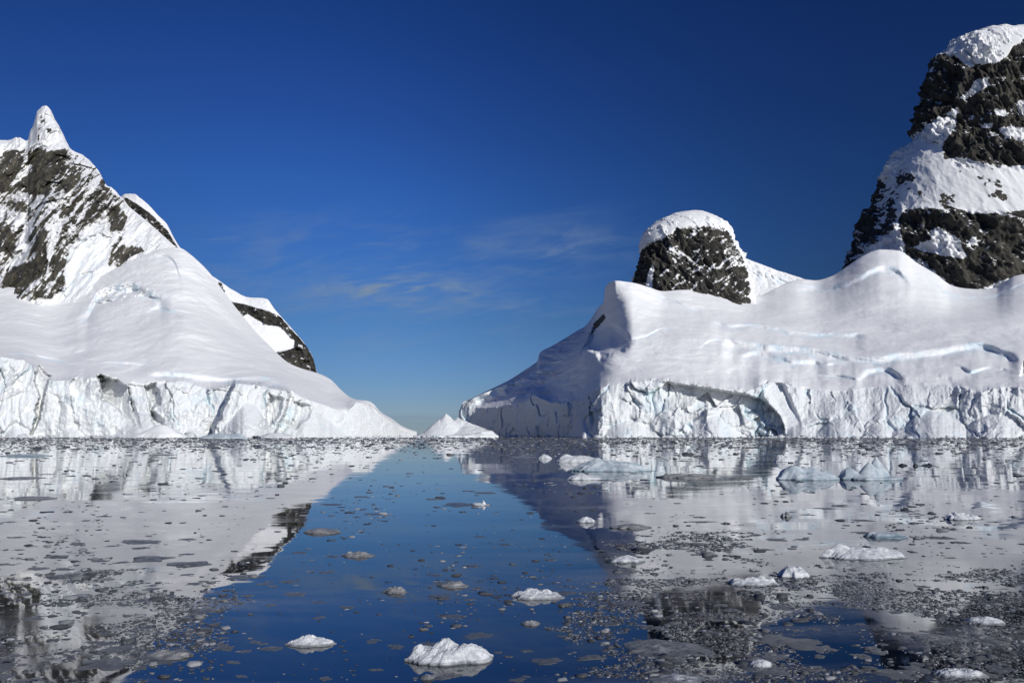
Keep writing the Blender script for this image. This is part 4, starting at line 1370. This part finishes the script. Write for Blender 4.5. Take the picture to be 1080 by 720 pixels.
def bits_mesh(name, pts, seed, ns=6):
    """many small irregular bits in one mesh; pts rows = x, y, rx, ry, h"""
    r = np.random.default_rng(seed)
    n = len(pts)
    th = (np.arange(ns) / ns * 2 * math.pi)[None] + r.uniform(0, 6.28, (n, 1)) + r.uniform(-.35, .35, (n, ns))
    rad = r.uniform(.55, 1.15, (n, ns))
    cx, cy = np.cos(th) * rad, np.sin(th) * rad
    low = np.stack([pts[:, 0:1] + cx * pts[:, 2:3], pts[:, 1:2] + cy * pts[:, 3:4], np.broadcast_to(-.25 * pts[:, 4:5] - .004, cx.shape)], -1)
    k = r.uniform(.45, .85, (n, ns))
    hz = pts[:, 4:5] * r.uniform(.45, 1.0, (n, ns))
    upp = np.stack([pts[:, 0:1] + cx * k * pts[:, 2:3], pts[:, 1:2] + cy * k * pts[:, 3:4], hz], -1)
    V = np.concatenate([low, upp], 1).reshape(-1, 3)
    base = (np.arange(n) * 2 * ns)[:, None]
    i = np.arange(ns)
    j = (i + 1) % ns
    q = np.stack([i, j, j + ns, i + ns], -1)[None] + base[..., None]
    t = (i + ns)[None] + base
    loops = np.concatenate([q.reshape(-1), t.reshape(-1)])
    nq = n * ns
    starts = np.concatenate([np.arange(nq) * 4, nq * 4 + np.arange(n) * ns])
    tot = np.concatenate([np.full(nq, 4), np.full(n, ns)])
    return raw_mesh(name, V, loops, starts, tot)


def Gv(px, py):
    b = (360.0 - py) / FPX
    Y = -CAM_H * (CP - b * SP) / (SP + b * CP)
    return W(px, py, Y)[..., :2]


def brash_stuff():
    pts = []
    # the floes too small to be things of their own
    for wpx, px, py, x, y in rest:
        sx = wpx * y / FPX / 2
        pts.append((x, y, sx, sx * random.uniform(.5, .9), max(.012, sx * random.uniform(.06, .18))))
    # crumbs, thick towards the far shore
    n = 62000
    py = 460.6 + np.where(rng.random(n) < .36, np.minimum(rng.exponential(9.0, n), 60), 257 * rng.random(n)**1.1)
    px = rng.uniform(-30, 1110, n)
    q = Gv(px, py)
    dist = q[:, 1]
    raft = fbm(q[:, 0] / (dist * .12) + 3, q[:, 1] / (dist * .11), np.log(dist) * 2, 4, 311, .6)
    near = sstep(py, 463, 486)
    ok = (rng.random(n) < density(px, py) * ((1 - near) + near * .42 * np.clip(.10 + 2.8 * (raft - .10), .04, 1))) & (py < 720)
    q, px, py = q[ok], px[ok], py[ok]
    keep = q[:, 1] < 940
    q, py = q[keep], py[keep]
    wpx = rng.lognormal(.95, .55, len(q)) * (1 + 1.0 * sstep(py, 466, 500) * (rng.random(len(q)) < .5)) * (.8 + 0.6 * (py - 460) / 260)
    sx = np.minimum(wpx * q[:, 1] / FPX / 2, 3.2)
    far = np.stack([q[:, 0], q[:, 1], sx, sx * rng.uniform(.5, 1.0, len(q)), np.clip(sx * rng.uniform(.1, .3, len(q)), .01, .5)], 1)
    # rubble at the foot of the fronts
    rub = []
    for _ in range(700):
        if random.random() < .45:
            px_, Y_ = random.uniform(-20, 430), 0
            Y_ = np.interp(px_, [-20, 0, 120, 250, 330, 400, 437], [948, 950, 965, 1000, 1060, 1170, 1280])
        else:
            px_ = random.uniform(488, 1100)
            Y_ = np.interp(px_, [484, 540, 580, 606, 622, 640, 700, 800, 850, 950, 1080], [1440, 1265, 1110, 1010, 960, 940, 930, 920, 900, 870, 845])
        Y_ = Y_ - abs(random.gauss(0, 14)) - 6
        s_ = random.lognormvariate(.35, .6)
        rub.append(((px_ - 540) / FPX * Y_, Y_, s_ * 1.3, s_, s_ * random.uniform(.4, 1.1)))
    rub = np.array(rub)
    allp = np.concatenate([np.array(pts), far])
    o = link_mesh('brash_ice', bits_mesh('brash_ice', allp, 3), M_CRUMB, smooth=False)
    r = link_mesh('ice_rubble', bits_mesh('ice_rubble', rub, 4), M_WHITE, smooth=False)
    tag(r, 'white ice rubble fallen along the foot of both ice cliffs', 'ice rubble', kind='stuff')
    tag(o, 'scattered crumbs of dark brash ice over the whole bay', 'brash ice', kind='stuff')


brash_stuff()


def slush():
    """near the boat the reflections are veiled by a skin of crumbled ice"""
    n = 420000
    px = rng.uniform(-40, 1120, n)
    Y = rng.uniform(13.5, 48, n)
    x = (px - 540) / FPX * Y
    P = np.stack([x, Y, 0 * x], -1)
    qx, qy = project(P)
    A = np.zeros(n)
    for poly, v, s in (
            ([(-60, 592), (90, 588), (170, 606), (240, 636), (250, 660), (215, 680), (190, 700), (120, 715), (60, 730), (-60, 740)], .66, 25),
            ([(110, 650), (200, 640), (228, 668), (200, 700), (140, 712), (100, 690)], 1.0, 14),
            ([(590, 640), (640, 600), (700, 596), (800, 600), (900, 600), (1120, 590), (1120, 740), (640, 740), (590, 700)], .86, 22),
            ([(640, 568), (800, 556), (800, 584), (650, 596)], .8, 12),
            ([(820, 650), (920, 640), (1000, 660), (960, 720), (860, 722)], .3, 14),
            ([(670, 622), (800, 622), (800, 650), (680, 656)], .55, 10)):
        f = sstep(poly_sd(qx, qy, poly), -s, s)
        A = A * (1 - f) + v * f
    nz = fbm(x / 2.6, Y / 2.2, 0 * x, 4, 301) + .5 * fbm(x / .7, Y / .7, 0 * x, 2, 302)
    keep = (A + nz * .85) > .62 + .25 * rng.random(n)
    x, Y = x[keep], Y[keep]
    m = len(x)
    s = rng.lognormal(-3.95, .7, m) * (.7 + Y / 50)
    pts = np.stack([x, Y, s, s * rng.uniform(.6, 1.0, m), s * rng.uniform(.12, .42, m)], 1)
    o = link_mesh('slush', bits_mesh('slush', pts, 5, 5), M_CRUMB, smooth=False)
    tag(o, 'grey skin of crumbled slush ice on the near water', 'slush', kind='stuff')


slush()
